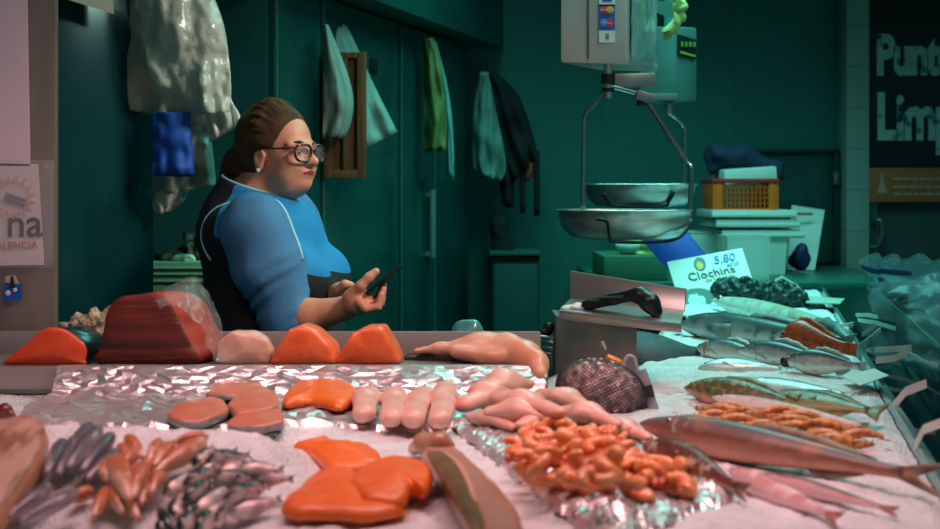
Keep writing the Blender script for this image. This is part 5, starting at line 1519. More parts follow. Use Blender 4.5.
tg('narrow white price tag on the rail behind the level one, slanting up', [(866, 344), (872, 340), (881, 332)], 5, (1.02, 1.03, 1.045))
tg('narrow slanting white price tag beside the orange scorpionfish tail', [(862, 337), (868, 333), (876, 327)], 4.5, (1.02, 1.03, 1.045))
tg('thin pale price tag far along the rail, pointing right', [(858, 322), (876, 325), (896, 331)], 4, (1.03, 1.04, 1.045))
tg('thin pale price tag at the far end of the rail with a blue end', [(856, 317), (868, 317), (878, 319)], 4, (1.035, 1.04, 1.045))
tg('long thin pale price tag leaning out over the glass', [(906, 352), (922, 362), (938, 368)], 3, (1.02, 1.03, 1.035))
# flat tag on the ice
q = [G(842, 377, 1.02), G(874, 369, 1.024), G(889, 376, 1.024), G(860, 386, 1.02)]
b = MB(); b.prism(q, (0, 0, .0015)); tag(b.build('paper_label', m_tag), 'blank white paper label lying flat on the ice by the rail', 'label')
# scattered ice-white sheets at the far end
b = MB(); q = [P(808, 292, 4.6), P(845, 300, 4.5), P(840, 308, 4.3), P(806, 302, 4.35)]
for v in q: v.z = 1.022
b.prism(q, (0, 0, .004), bevel=.001); ws = tag(b.build('paper_sheet', mat('pale_paper', (150, 170, 156), .6, col2=(120, 160, 140), nscale=26, lo=.62, hi=.66)), 'pale wet paper sheet on the far end of the ice beyond the mussel nets', 'paper')

# ================================================================== HANGING THINGS AT THE BACK
def drape(name, label, cat, left, right, Y, m, folds=4, depth=.02, nv=24, nu=22, group=None, thick=.004, seed=0, roll=0.0, parent=None, off=None, dy=0.0, crumple=.5):
    """hanging cloth between two photo outlines at depth Y; dy: extra depth at the right side"""
    def along(pts, n):
        pp = smooth_path([Vector((x, y, 0)) for x, y in pts], 8)
        L = [0]
        for i in range(len(pp) - 1): L.append(L[-1] + (pp[i + 1] - pp[i]).length)
        out = []; j = 0
        for i in range(n):
            s = L[-1] * i / (n - 1)
            while j < len(L) - 2 and L[j + 1] < s: j += 1
            u = (s - L[j]) / max(L[j + 1] - L[j], 1e-6); out.append(pp[j].lerp(pp[j + 1], min(u, 1)))
        return out
    A_, B_ = along(left, nv), along(right, nv); V, Fc = [], []
    for j in range(nv):
        for i in range(nu):
            u = i / (nu - 1); v = j / (nv - 1); q = A_[j].lerp(B_[j], u)
            a = depth * (.3 + .9 * v)
            cr = abs(mn.noise(Vector((q.x * .05, q.y * .028, seed)))) * depth * crumple + mn.noise(Vector((q.x * .12 + seed, q.y * .1, seed))) * depth * crumple * .35
            y = Y + dy * u + cr + math.sin((u + .12 * math.sin(v * 4 + seed)) * folds * 2 * PI + seed + .8 * math.sin(v * 3 + seed)) * a * .35 + mn.noise(Vector((u * 4 + seed, v * 4, seed))) * a - math.sin(PI * u) * depth * 1.2
            V.append(P(q.x, q.y, y))
    for j in range(nv - 1):
        for i in range(nu - 1): Fc.append((j * nu + i, (j + 1) * nu + i, (j + 1) * nu + i + 1, j * nu + i + 1))
    if parent is None:
        t = sum(V[:nu], Vector()) / nu
        o = mesh(name, [v - t for v in V], Fc, m, loc=t)
        tag(o, label, cat, group)
    else:
        o = mesh(name, [v - off for v in V], Fc, m, parent)
    solid(o, thick)
    return o
m_cloth = mat('pale_cloth', (138, 156, 144), .85, bump=.2, bscale=50)
m_cloth2 = mat('pale_cloth_b', (128, 150, 138), .85, bump=.2, bscale=50)
drape('white_coat', 'pale white coat hanging in front of the brown board on the locker', 'coat', [(324, 24), (323, 60), (323, 137)], [(328, 25), (346, 70), (353, 100), (350, 125), (344, 138)], 4.56, m_cloth, 1.1, .03, seed=1, dy=.03)
wb2 = thing('wooden_board', 'brown wooden framed board hanging between the white coats on the locker', 'board', P(345, 178, 4.66)); off = P(345, 178, 4.66)
m_wood = mat('brown_wood', (136, 90, 54), .6, col2=(108, 70, 40), nscale=14, stretch=(8, 8, .6))
b = MB(); c, s = pbox(324, 366, 52, 178, 4.66, .03); b.box(c, (s[0] * .9, .014, s[2] * .96), bevel=.002); b.build('panel', m_wood, wb2, off=off)
b = MB()
for x0, x1, y0, y1 in ((324, 332, 52, 178), (357, 366, 52, 178), (332, 357, 52, 58), (332, 357, 170, 178), (343, 347, 58, 170)):
    c, s = pbox(x0, x1, y0, y1, 4.645, .03); b.box(c, s, bevel=.003)
b.build('frame', m_wood, wb2, off=off)
drape('white_apron', 'wide pale apron flaring out behind the brown board on the locker', 'apron', [(330, 16), (334, 60), (345, 110), (362, 150)], [(341, 13), (358, 50), (376, 90), (397, 132)], 4.8, m_cloth2, 1.4, .03, seed=3, dy=.1)
drape('green_vest', 'yellow green vest hanging on the second locker', 'vest', [(424, 38), (424, 70), (424, 110), (425, 152)], [(433, 38), (440, 60), (446, 110), (446, 150)], 5.58, mat('vest_green', (112, 122, 66), .8, bump=.2, bscale=60), 1.6, .03, seed=2)
drape('blue_towel', 'pale blue towel hanging in a narrow fold right of the green vest', 'towel', [(433, 42), (444, 90), (447, 130), (449, 176)], [(436, 42), (448, 90), (453, 134), (454, 180)], 5.62, mat('towel_teal', (104, 160, 160), .8), 1, .015, seed=4, nu=8)
drape('grey_coat', 'pale grey coat hanging left of the black jacket at the back', 'coat', [(480, 72), (474, 110), (473, 160), (478, 172)], [(488, 72), (498, 120), (506, 165), (500, 182)], 6.2, mat('greygreen_cloth', (104, 142, 130), .85, bump=.2, bscale=40), 2.5, .04, seed=5)
bj = thing('black_jacket', 'black jacket hanging at the back wall with dangling straps', 'jacket', P(512, 70, 6.28)); off = P(512, 70, 6.28)
m_bj = mat('black_cloth', (14, 18, 20), .9)
drape('body', None, None, [(485, 70), (492, 110), (498, 150), (508, 188)], [(493, 70), (518, 95), (534, 140), (536, 160)], 6.26, m_bj, 3, .05, parent=bj, off=off, seed=6)
for x0, x1, y0, y1 in ((520, 524, 150, 213), (534, 539, 150, 216)):
    drape('strap', None, None, [(x0, y0), (x0, y1)], [(x1, y0), (x1 + 1, y1)], 6.22, m_bj, 1, .01, parent=bj, off=off, nu=5, nv=8)
b = MB(); b.ball(P(527, 170, 6.25), (.035, .02, .055), seg=12); b.build('red_lining', mat('lining_red', (176, 70, 40), .7), bj, off=off)
drape('sleeve', None, None, [(498, 160), (502, 200), (506, 208)], [(512, 160), (514, 190), (513, 206)], 6.24, m_bj, 1, .03, parent=bj, off=off, nu=8, nv=10)
blob('dark_umbrella', 'folded dark bag standing on the low cabinet under the coats', 'bag', [('chain', ([P(497, 206, 6.2), P(499, 225, 6.2), P(503, 250, 6.2)], [.02, .04, .055]), dict(k=.02))], .008, m_bj, Vector((P(502, 250, 6.2).x, 6.2, 1.12)), noise=(.01, 20))
bpy.data.objects['dark_umbrella'].name = 'folded_bag'

# ---- carrier bags on the cabinet corner
m_bagw = mat('carrier_white', (206, 214, 204), .35, alpha=.93, coat=.3, bump=.35, bscale=22)
m_baggr = mat('carrier_greenish', (206, 222, 208), .25, alpha=.85, coat=.6, bump=.8, bscale=26)
m_bagtan = mat('carrier_beige', (212, 204, 186), .4, coat=.2, bump=.35, bscale=24)
hang = 'carrier bags hung on the dark cabinet'
drape('carrier_bag', 'beige white bundle of carrier bags at the back of the hanging bunch', 'carrier bag', [(131, -20), (128, 40), (127, 90), (130, 110)], [(160, -20), (200, 60), (218, 110), (212, 128)], 3.52, m_bagtan, 2.2, .03, seed=1, group=hang, crumple=.7, nu=34, nv=34)
drape('carrier_bag', 'large greenish translucent carrier bag in front of the hanging bunch', 'carrier bag', [(136, -20), (144, 40), (150, 75), (178, 106), (196, 114)], [(206, -20), (222, 20), (229, 60), (231, 90), (229, 112)], 3.44, m_baggr, .5, .035, seed=2, group=hang, crumple=.8, nu=40, nv=40)
drape('carrier_bag', 'crinkled pale carrier bag whose corner points right toward the seller', 'carrier bag', [(196, 60), (200, 100), (206, 125), (210, 142)], [(226, 60), (230, 95), (238, 112), (243, 124)], 3.5, m_bagw, 3, .03, seed=4, group=hang)
drape('carrier_bag', 'pale translucent carrier bag hanging lowest, behind the blue one', 'carrier bag', [(158, 110), (156, 150), (154, 195)], [(206, 110), (212, 150), (216, 186)], 3.53, mat('carrier_pale', (164, 180, 166), .35, alpha=.9, coat=.3, bump=.3, bscale=20), 3, .03, seed=5, group=hang)
drape('carrier_bag', 'small crumpled pale carrier bag end under the lowest pale bag', 'carrier bag', [(154, 190), (152, 205), (158, 216)], [(188, 188), (184, 200), (170, 212)], 3.54, m_bagw, 3, .03, seed=8, nu=12, nv=8, group=hang)
drape('carrier_bag', 'bright blue carrier bag hanging under the beige and green bags', 'carrier bag', [(152, 112), (152, 140), (152, 160), (153, 176)], [(190, 112), (191, 135), (193, 155), (194, 176)], 3.46, mat('carrier_blue', (26, 92, 196), .65), .7, .02, seed=6, group=hang, crumple=.2)
b = MB(); b.prism([P(66, -1, 3.33), P(113, 14, 3.4), P(111, -16, 3.4), P(66, -30, 3.33)], (.002, .003, 0)); 
tag(b.build('paper_note', mat('note_pale', (150, 160, 146), .6)), 'pale paper slip at the top edge of the dark glossy cabinet', 'paper')

b = MB(); hk = P(170, -24, 3.5)
b.tube(smooth_path([Vector((c1.x, c1.y + .02, hk.z + .06)), Vector((c1.x + .02, c1.y - .04, hk.z + .06)), Vector((hk.x + .04, 3.47, hk.z + .02)), Vector((hk.x + .04, 3.42, hk.z + .0)), Vector((hk.x + .04, 3.40, hk.z + .04))], 5), .006, 8)
b.build('bag_hook', m_steel_dull, dc)
# ---- pale crate with seaweed behind the seller
pc2 = thing('foam_crate', 'pale green foam crate behind the seller at left', 'crate', P(185, 330, 3.95)); off = P(185, 330, 3.95)
b = MB(); a0, a1 = P(146, 345, 3.95), P(232, 262, 3.95)
b.box(((a0.x + a1.x) / 2, 4.1, (a0.z + a1.z) / 2), (a1.x - a0.x, .3, a1.z - a0.z), bevel=.008)
b.build('box', mat('foam_green', (96, 160, 126), .6), pc2, off=off)
b = MB()
for yy_ in (268, 274, 281): b.box((P(189, yy_, 3.945)), (a1.x - a0.x + .004, .012, .006), bevel=.002)
b.build('rib', mat('foam_green2', (116, 178, 146), .6), pc2, off=off)
b = MB(); b.box(((a0.x + a1.x) / 2, 4.1, a0.z / 2), (.34, .36, a0.z), bevel=.01)
tag(b.build('support_crate', mat('dark_teal_cab', (20, 62, 60))), 'dark crate under the pale green foam crate', 'crate')
sw = [('ell', (P(175, 257, 4.08), (.05, .07, .024)), dict(k=.02)), ('ell', (P(200, 250, 4.1), (.06, .07, .05)), dict(k=.02)), ('ell', (P(214, 242, 4.12), (.05, .06, .06)), dict(k=.02)), ('ell', (P(160, 262, 4.08), (.03, .05, .012)), dict(k=.02))]
blob('seaweed', 'dark green leafy heap on the pale green foam crate', 'seaweed', sw, .007, mat('dark_leaf', (24, 48, 26), .6, col2=(14, 34, 24), nscale=40), P(190, 262, 4.08), noise=(.035, 40), smooth=0)
blob('plastic_wrap', 'small clear wrap on the edge of the pale green foam crate', 'wrap', [('ell', (P(184, 259, 3.99), (.035, .02, .018)), dict(k=.01)), ('ell', (P(190, 263, 3.98), (.02, .02, .012)), dict(k=.01))], .004, mat('wrap_teal', (110, 170, 150), .2, coat=.6), P(186, 264, 3.99), noise=(.012, 40), smooth=0)

# ================================================================== POSTERS ON THE COLUMN
Y = 2.795
po = thing('wall_poster', 'plain pale pinkish sheet high on the steel column', 'poster', P(10, 166, Y)); off = P(10, 166, Y)
b = MB(); b.prism([P(-60, 166, Y), P(30, 166, Y), P(27, 0, Y), P(25, -90, Y), P(-60, -90, Y)], (0, .003, 0)); b.build('sheet', mat('poster_pale', (236, 206, 222), .4), po, off=off)
pn = thing('shop_notice', 'white notice in a plastic sleeve on the steel column, orange and black print', 'notice', P(15, 267, Y)); off = P(15, 267, Y - .004)
b = MB(); b.prism([P(-60, 266, Y - .004), P(44, 265, Y - .004), P(38, 164, Y - .004), P(-60, 162, Y - .004)], (0, .002, 0)); b.build('paper', mat('notice_white', (232, 214, 220), .45), pn, off=off)
M = face_frame(P(43, 236, Y - .006) - off, (1, 0, .02), (0, 0, 1)); text_mesh('lettering', 'na', .086, M, mat('ink_black', (26, 30, 34), .5), pn, 'RIGHT', bold=.0008)
M = face_frame(P(38, 248, Y - .006) - off, (1, 0, .02), (0, 0, 1)); text_mesh('lettering', 'VALENCIA', .0225, M, mat('ink_orange', (206, 120, 60), .5), pn, 'RIGHT')
b = MB(); c = P(13, 198, Y - .006)
pts = []
for k in range(32):
    a = 2 * PI * k / 32; r_ = (.048 if k % 2 else .031); pts.append(c + Vector((math.cos(a) * r_, 0, math.sin(a) * r_)) - off)
b.tube(pts, .0012, 4, closed=True); b.build('starburst', mat('star_orange', (222, 150, 130), .5), pn)
b = MB(); b.box(P(15, 200, Y - .0075), (.048, .001, .02), rot=(0, R(18), 0)); b.build('band', mat('band_grey', (150, 140, 160), .5), pn, off=off)
b = MB()
for dz in (-.004, .004): b.box(P(15, 200, Y - .0085) + Vector((0, 0, dz)), (.038, .001, .0028), rot=(0, R(18), 0))
b.build('band_print', mat('ink_grey', (96, 92, 110), .5), pn, off=off)
V, Fc = [], []
for j in range(9):
    for i in range(9):
        u, v = i / 8, j / 8; p = P(-40 + 94 * u, 160 + 108 * v, Y - .011); V.append(p + Vector((0, -abs(wnoise(p, 22, 3)) * .006, 0)) - off)
for j in range(8):
    for i in range(8): Fc.append((j * 9 + i, (j + 1) * 9 + i, (j + 1) * 9 + i + 1, j * 9 + i + 1))
solid(mesh('plastic_sleeve', V, Fc, mat('sleeve_film', (226, 220, 222), .1, alpha=.14, coat=1), pn), .0006)
st = thing('sticker', 'small blue and white square sticker low on the steel column', 'sticker', P(12, 300, Y - .003)); off = P(12, 300, Y - .003)
b = MB(); b.prism([P(3, 301, Y - .004), P(21, 300, Y - .004), P(21, 284, Y - .004), P(4, 283, Y - .004)], (0, .002, 0)); b.build('blue_square', mat('sticker_deepblue', (34, 88, 190), .4), st, off=off)
b = MB(); b.prism([P(5, 284, Y - .004), P(19, 284, Y - .004), P(15, 275, Y - .004), P(6, 276, Y - .004)], (0, .002, 0)); b.build('pale_top', mat('sticker_pale', (190, 176, 160), .5), st, off=off)
b = MB()
for x, y, r_ in ((8, 293, .006), (15, 290, .005), (12, 285, .004)): b.ball(P(x, y, Y - .006), (r_, .001, r_), seg=10)
b.build('white_marks', mat('sticker_white', (222, 220, 214)), st, off=off)
b = MB(); b.prism([P(9, 288, Y - .007), P(15, 288, Y - .007), P(13, 276, Y - .007), P(11, 276, Y - .007)], (0, .001, 0)); b.build('dark_mark', mat('ink_black', (26, 30, 34)), st, off=off)
# ================================================================== THE SELLER
OB = Vector((-.545, 3.42, 0))
ya = R(-15); BF = Vector((math.cos(ya), math.sin(ya), 0)); BL = Vector((-math.sin(ya), math.cos(ya), 0))
def Bd(x, y, z): return OB + BF * x + BL * y + Vector((0, 0, z))
YH = 3.40; HC = P(281, 158, YH); yh = R(-33); HS = .92
HFv = Vector((math.cos(yh), math.sin(yh), 0)); HLv = Vector((-math.sin(yh), math.cos(yh), 0))
def Hd(x, y, z): return HC + (HFv * x * 1.08 + HLv * y + Vector((0, 0, z))) * HS
HROT = np.array([[HFv.x, HLv.x, 0], [HFv.y, HLv.y, 0], [0, 0, 1]])
BROT = np.array([[BF.x, BL.x, 0], [BF.y, BL.y, 0], [0, 0, 1]])
def hr(*r): return (r[0] * 1.08 * HS, r[1] * HS, r[2] * HS)

person = thing('person', 'woman in glasses and blue and black tunic behind the counter, holding a phone', 'person', OB)

elb, wri = P(288, 322, 3.19), P(346, 308, 3.14)
shr = Bd(.062, -.185, 1.305); shl = Bd(-.005, .185, 1.315)
elbL, wriL = P(318, 318, 3.52), P(338, 294, 3.30)

def torso(f, g=0.0, k=.05):
    f.ell(Bd(.010, 0, 1.2), (.138 + g, .175 + g, .19 + g), k, rot=BROT)
    f.ell(Bd(.0, -.09, 1.29), (.10 + g, .11 + g, .075 + g), k, rot=BROT)
    f.ell(Bd(.0, .09, 1.29), (.10 + g, .11 + g, .075 + g), k, rot=BROT)
    f.ell(Bd(.115, -.08, 1.165), (.085 + g, .085 + g, .085 + g), .03, rot=BROT)
    f.ell(Bd(.115, .08, 1.165), (.085 + g, .085 + g, .085 + g), .03, rot=BROT)
    f.ell(Bd(.045, 0, 1.02), (.158 + g, .19 + g, .2 + g), k, rot=BROT)
    f.ell(Bd(.01, 0, .88), (.165 + g, .2 + g, .17 + g), k, rot=BROT)
    # trapezius up to the nape
    f.cap(Bd(-.05, 0, 1.30), Bd(-.045, 0, 1.385), .105 + g, .068 + g, k)
    f.cap(Bd(-.02, 0, 1.33), Bd(.0, 0, 1.37), .10 + g, .068 + g, k)
    return f

f = Field((-.88, 2.98, -.01), (-.14, 3.76, 1.645), .0038)
torso(f, -.016)
# legs, shoes stay in the shade behind the counter
for s in (-1, 1):
    f.chain([Bd(.0, s * .1, .86), Bd(.01, s * .1, .48), Bd(-.01, s * .1, .1)], [.095, .062, .042], k=.03)
    f.cap(Bd(-.03, s * .1, .045), Bd(.13, s * .11, .032), .042, .032, .02)
# arms
f.chain([shr, elb], [.066, .047], k=.03); f.chain([elb, elb.lerp(wri, .35), wri], [.044, .044, .027], k=.015)
f.chain([shl, elbL], [.066, .047], k=.03); f.chain([elbL, wriL], [.044, .027], k=.015)
# neck
f.cap(Hd(-.035, 0, -.03), Bd(-.025, 0, 1.34), .056, .064, .03)
f.cap(Hd(.0, 0, -.06), Bd(.02, 0, 1.34), .046, .055, .03)
# skull and face
f.ell(Hd(-.012, 0, .05), hr(.097, .077, .088), .012, rot=HROT)
f.ell(Hd(.036, 0, -.018), hr(.06, .06, .07), .03, rot=HROT)
f.ell(Hd(.034, 0, -.052), hr(.046, .05, .034), .02, rot=HROT)         # jaw
f.ell(Hd(.02, 0, -.085), hr(.045, .04, .025), .02, rot=HROT)          # under the chin
f.ell(Hd(.032, 0, -.072), hr(.048, .046, .032), .03, rot=HROT)
f.ell(Hd(.074, 0, -.070), hr(.020, .022, .018), .018, rot=HROT)       # chin
for s in (-1, 1):
    f.ell(Hd(.06, s * .036, -.022), hr(.028, .026, .026), .018, rot=HROT)   # cheek
    f.ell(Hd(.045, s * .043, -.048), hr(.026, .02, .024), .016, rot=HROT)  # jowl
    f.cap(Hd(.083, s * .012, .034), Hd(.07, s * .05, .034), .010, .009, .014)  # brow
    f.ell(Hd(.100, s * .033, .016), hr(.018, .02, .013), .012, rot=HROT, sub=True)   # socket
    f.ell(Hd(.074, s * .032, .014), hr(.0155, .0165, .0135), .004, rot=HROT)  # lids over the eyeball
    # ear
    f.ell(Hd(-.012, s * .077, -.004), hr(.018, .010, .03), .006, rot=HROT)
    f.ell(Hd(-.008, s * .086, .002), hr(.010, .006, .016), .004, rot=HROT, sub=True)
    f.ell(Hd(-.010, s * .077, -.028), hr(.010, .007, .010), .006, rot=HROT)
# nose
f.cap(Hd(.09, 0, .022), Hd(.108, 0, -.008), .0085 * HS, .0115 * HS, .012)
f.ell(Hd(.112, 0, -.012), hr(.0135, .0125, .0115), .008, rot=HROT)
for s in (-1, 1): f.ell(Hd(.101, s * .0125, -.015), hr(.011, .009, .009), .006, rot=HROT)
# mouth
f.ell(Hd(.088, 0, -.043), hr(.015, .024, .016), .01, rot=HROT)
f.cap(Hd(.0995, -.004, -.0385), Hd(.088, -.021, -.0425), .0055, .003, .003); f.cap(Hd(.0995, .004, -.0385), Hd(.088, .021, -.0425), .0055, .003, .003)
f.cap(Hd(.097, -.006, -.0485), Hd(.087, -.019, -.045), .006, .003, .003); f.cap(Hd(.097, .006, -.0485), Hd(.087, .019, -.045), .006, .003, .003)
f.cap(Hd(.103, -.012, -.0432), Hd(.103, .012, -.0432), .0016, .0016, .002, sub=True)
# right hand round the phone
f.cap(wri, P(356, 303, 3.11), .026, .029, .015)
f.ell(P(359, 301, 3.105), (.036, .026, .030), .014)
f.chain([P(350, 297, 3.10), P(361, 286, 3.085), P(369, 277.5, 3.085), P(376, 271.5, 3.088)], [.018, .0125, .0115, .0095], k=.007)
for i, (yy, kx, ky, mx, my, tx, ty) in enumerate(((3.066, 366, 309, 378, 307, 381.5, 294), (3.086, 367, 308, 380.5, 303, 383.5, 289), (3.107, 367, 306, 381.5, 299, 384, 285), (3.127, 367, 303, 380, 296, 382.5, 284))):
    f.chain([P(360, 303, yy + .012), P(kx, ky, yy), P(mx, my, yy), P(tx, ty, yy + .004)], [.012, .0105, .0095, .0078], k=.0045)
# left hand resting behind it
f.ell(P(343, 291, 3.28), (.03, .03, .024), .014)
for i in range(4):
    yy = 3.255 + .018 * i
    f.chain([P(345, 286 + i, yy), P(352, 287 + i, yy - .004), P(351.5, 294, yy - .006), P(345, 296, yy - .004)], [.011, .0098, .009, .008], k=.004)
f.chain([P(338, 290, 3.25), P(345, 284, 3.235), P(351, 285, 3.24)], [.012, .0105, .009], k=.005)

lc_ = Hd(.095, 0, -.0435)
def body_mi(X, Y, Z):
    dx = (X - HC.x) * HFv.x + (Y - HC.y) * HFv.y; dy = (X - HC.x) * HLv.x + (Y - HC.y) * HLv.y; dz = (Z - HC.z) / HS
    dx = dx / HS / 1.08; dy = dy / HS
    lips = (np.abs(dz + .0435) < .0085 - np.abs(dy) * .22) & (np.abs(dy) < .022) & (dx > .086)
    return np.where(lips, 1, 0)
m_skinp = mat('skin', (222, 156, 126), .5, col2=(212, 138, 108), nscale=16, sss=.12, bump=.04, bscale=220, lo=.35, hi=.7)
m_lips = mat('lips', (150, 52, 54), .4)
f.build('body', [m_skinp, m_lips], person, off=OB, smooth=1, mifn=body_mi)

# eyes
m_sclera = mat('eye_white', (216, 208, 198), .2, coat=.6); m_iris = mat('iris_brown', (52, 34, 24), .15, coat=.8)
for s in (-1, 1):
    b = MB(); c = Hd(.0765, s * .032, .0135); g = (HFv * .96 - HLv * .0 + Vector((0, 0, -.05))).normalized()
    b.ball(c, .0132 * HS, seg=18); b.ball(c + g * .0075, .0072, mi=1, seg=14)
    b.build('eye', [m_sclera, m_iris], person, off=OB)
# brows
for s in (-1, 1):
    V, Fc = tube(smooth_path([Hd(.094, s * .016, .036), Hd(.088, s * .032, .043), Hd(.070, s * .052, .038)], 4), [.0022, .003, .0034, .0036, .0036, .0034, .003, .0024, .0016], 6)
    mesh('eyebrow', [v - OB for v in V], Fc, mat('brow_brown', (74, 46, 32), .8), person)

# tunic
def tunic_attr(X, Y, Z):
    x = (X - OB.x) * BF.x + (Y - OB.y) * BF.y
    d = np.minimum(x + .035, Z - (1.264 - .43 * (x - .02)))
    return np.clip(.5 + d / .1, 0, 1)
def tunic_mat():
    m = bpy.data.materials.new('tunic_cloth'); m.use_nodes = True
    nt = m.node_tree; b = nt.nodes['Principled BSDF']; L = nt.links.new
    at = nt.nodes.new('ShaderNodeAttribute'); at.attribute_name = 'v'
    r = nt.nodes.new('ShaderNodeValToRGB'); e = r.color_ramp.elements
    r.color_ramp.interpolation = 'CONSTANT'
    e[0].position = 0; e[0].color = lin((16, 18, 26))
    e[1].position = .5; e[1].color = lin((20, 126, 184))
    L(at.outputs['Fac'], r.inputs['Fac']); L(r.outputs['Color'], b.inputs['Base Color'])
    b.inputs['Roughness'].default_value = .8
    tc = nt.nodes.new('ShaderNodeTexCoord'); n = nt.nodes.new('ShaderNodeTexNoise'); n.inputs['Scale'].default_value = 14
    L(tc.outputs['Object'], n.inputs['Vector'])
    bp = nt.nodes.new('ShaderNodeBump'); bp.inputs['Strength'].default_value = .3; bp.inputs['Distance'].default_value = .02
    L(n.outputs['Fac'], bp.inputs['Height']); L(bp.outputs['Normal'], b.inputs['Normal'])
    return m
ft = Field((-.88, 3.05, .62), (-.2, 3.76, 1.5), .0055)
torso(ft, .014, .06)
ft.ell(Bd(.02, 0, .78), (.19, .225, .16), .06, rot=BROT)
ft.cut(Bd(.02, 0, 1.398), BF * .33 + Vector((0, 0, 1)))     # neckline, lower at the front
ft.cut(Bd(0, 0, .66), (0, 0, -1))
ft.cap(Hd(-.02, 0, -.02), Bd(-.03, 0, 1.33), .062, .068, .004, sub=True)
ft.build('tunic', tunic_mat(), person, off=OB, smooth=3, noise=(.006, 9), attrfn=tunic_attr)
# sleeves pushed up to the elbow
m_sleeve = mat('sleeve_blue', (66, 124, 168), .85, col2=(60, 114, 158), nscale=9, bump=.35, bscale=16)
for nm, sh_, el_, wr2 in (('r', shr, elb, wri), ('l', shl, elbL, wriL)):
    fs = Field(np.minimum(sh_, el_) - .14, np.maximum(sh_, el_) + .14, .005)
    end = el_.lerp(wr2, .16)
    fs.chain([sh_, sh_.lerp(el_, .45), el_], [.088, .083, .063], k=.03)
    fs.cap(el_, end, .061, .052, .02)
    # creases
    dv_ = (el_ - sh_)
    for t_, k_ in ():
        c = sh_.lerp(el_, t_)
        sdv = dv_.normalized().cross(Vector((0, 1, 0))).normalized()
        o_ = Vector((0, -.075 + t_ * .018, 0))
        fs.cap(c + o_ - sdv * .05 + Vector((0, 0, .02)), c + o_ + sdv * .06 - Vector((0, 0, .012)), .006, .004, .018, sub=True)
    dcut = (wr2 - el_).normalized()
    dd = np.array(dv_.normalized()); el3 = np.array(el_)
    def folds(X, Y_, Z, dd=dd, el3=el3):
        al = (X - el3[0]) * dd[0] + (Y_ - el3[1]) * dd[1] + (Z - el3[2]) * dd[2]
        ph = (X - el3[0]) * 38 + np.sin((Y_ - el3[1]) * 40) * .8
        return .0042 * np.sin(al * 175 + ph) * np.exp(-((al + .055) / .085) ** 2) * np.clip(.5 + 2.2 * np.sin(ph * .8 + al * 30), 0, 1)
    fs.grow(folds)
    fs.build('sleeve', m_sleeve, person, off=OB, smooth=3, noise=(.009, 13))
# pale piping over the sleeve cap, laid on the cloth
from mathutils.bvhtree import BVHTree
def bvh(o): return BVHTree.FromPolygons([v.co.copy() for v in o.data.vertices], [tuple(p.vertices) for p in o.data.polygons])
TR = [bvh(o) for o in person.children if o.name.split('.')[0] in ('tunic', 'sleeve')]
pc_ = Bd(.062, -.165, 1.262) - OB; pp = []
for k in range(30):
    a = R(-108 + 212 * k / 29)
    dr_ = BF * math.sin(a) + Vector((0, 0, 1)) * math.cos(a) + BL * (.22 * math.cos(a) - .1)
    dr_.normalize(); best = None
    for t in TR:
        h = t.ray_cast(pc_ + dr_ * .35, -dr_, .34)
        if h[0] is not None and (best is None or h[3] < best[1]): best = (h[0], h[3])
    if best: pp.append(best[0] + dr_ * .001)
for _ in range(2):
    pp = [pp[0]] + [(pp[i - 1] + pp[i] * 2 + pp[i + 1]) / 4 for i in range(1, len(pp) - 1)] + [pp[-1]]
V, Fc = tube(pp, .0042, 6); mesh('piping', V, Fc, mat('piping_pale', (150, 210, 214), .6), person)
# neck piping
pp = []
for k in range(40):
    a = 2 * PI * k / 40; x, y = -.018 + .088 * math.cos(a), .082 * math.sin(a)
    pp.append(Bd(x, y, 1.398 - .33 * (x - .02)))
V, Fc = tube(pp, .0045, 6, closed=True); mesh('piping', [v - OB for v in V], Fc, mat('piping_pale', (150, 210, 214)), person)
# trousers
ft = Field((-.85, 3.1, .05), (-.25, 3.75, .95), .01)
for s in (-1, 1): ft.chain([Bd(.0, s * .1, .86), Bd(.01, s * .1, .48), Bd(-.01, s * .1, .09)], [.115, .082, .062], k=.03)
ft.build('trousers', mat('trouser_dark', (22, 26, 34), .8), person, off=OB, smooth=2)

# hair
fh = Field(Hd(-.02, 0, .03) - Vector((.22, .22, .24)), Hd(-.02, 0, .03) + Vector((.2, .2, .2)), .0038)
fh.ell(Hd(-.034, 0, .058), hr(.107, .091, .107), .01, rot=HROT)
fh.ell(Hd(-.045, 0, .0), hr(.078, .074, .09), .02, rot=HROT)
# face opening, swept back from the forehead
nf = HFv * .82 - Vector((0, 0, 1)) * .57
fh.cut(Hd(.062, 0, .082), nf)
for s in (-1, 1):
    fh.ell(Hd(.008, s * .085, -.012), hr(.032, .03, .038), .01, rot=HROT, sub=True)
fh.cap(Hd(.03, 0, -.05), Hd(.02, 0, -.14), .066, .07, .01, sub=True)
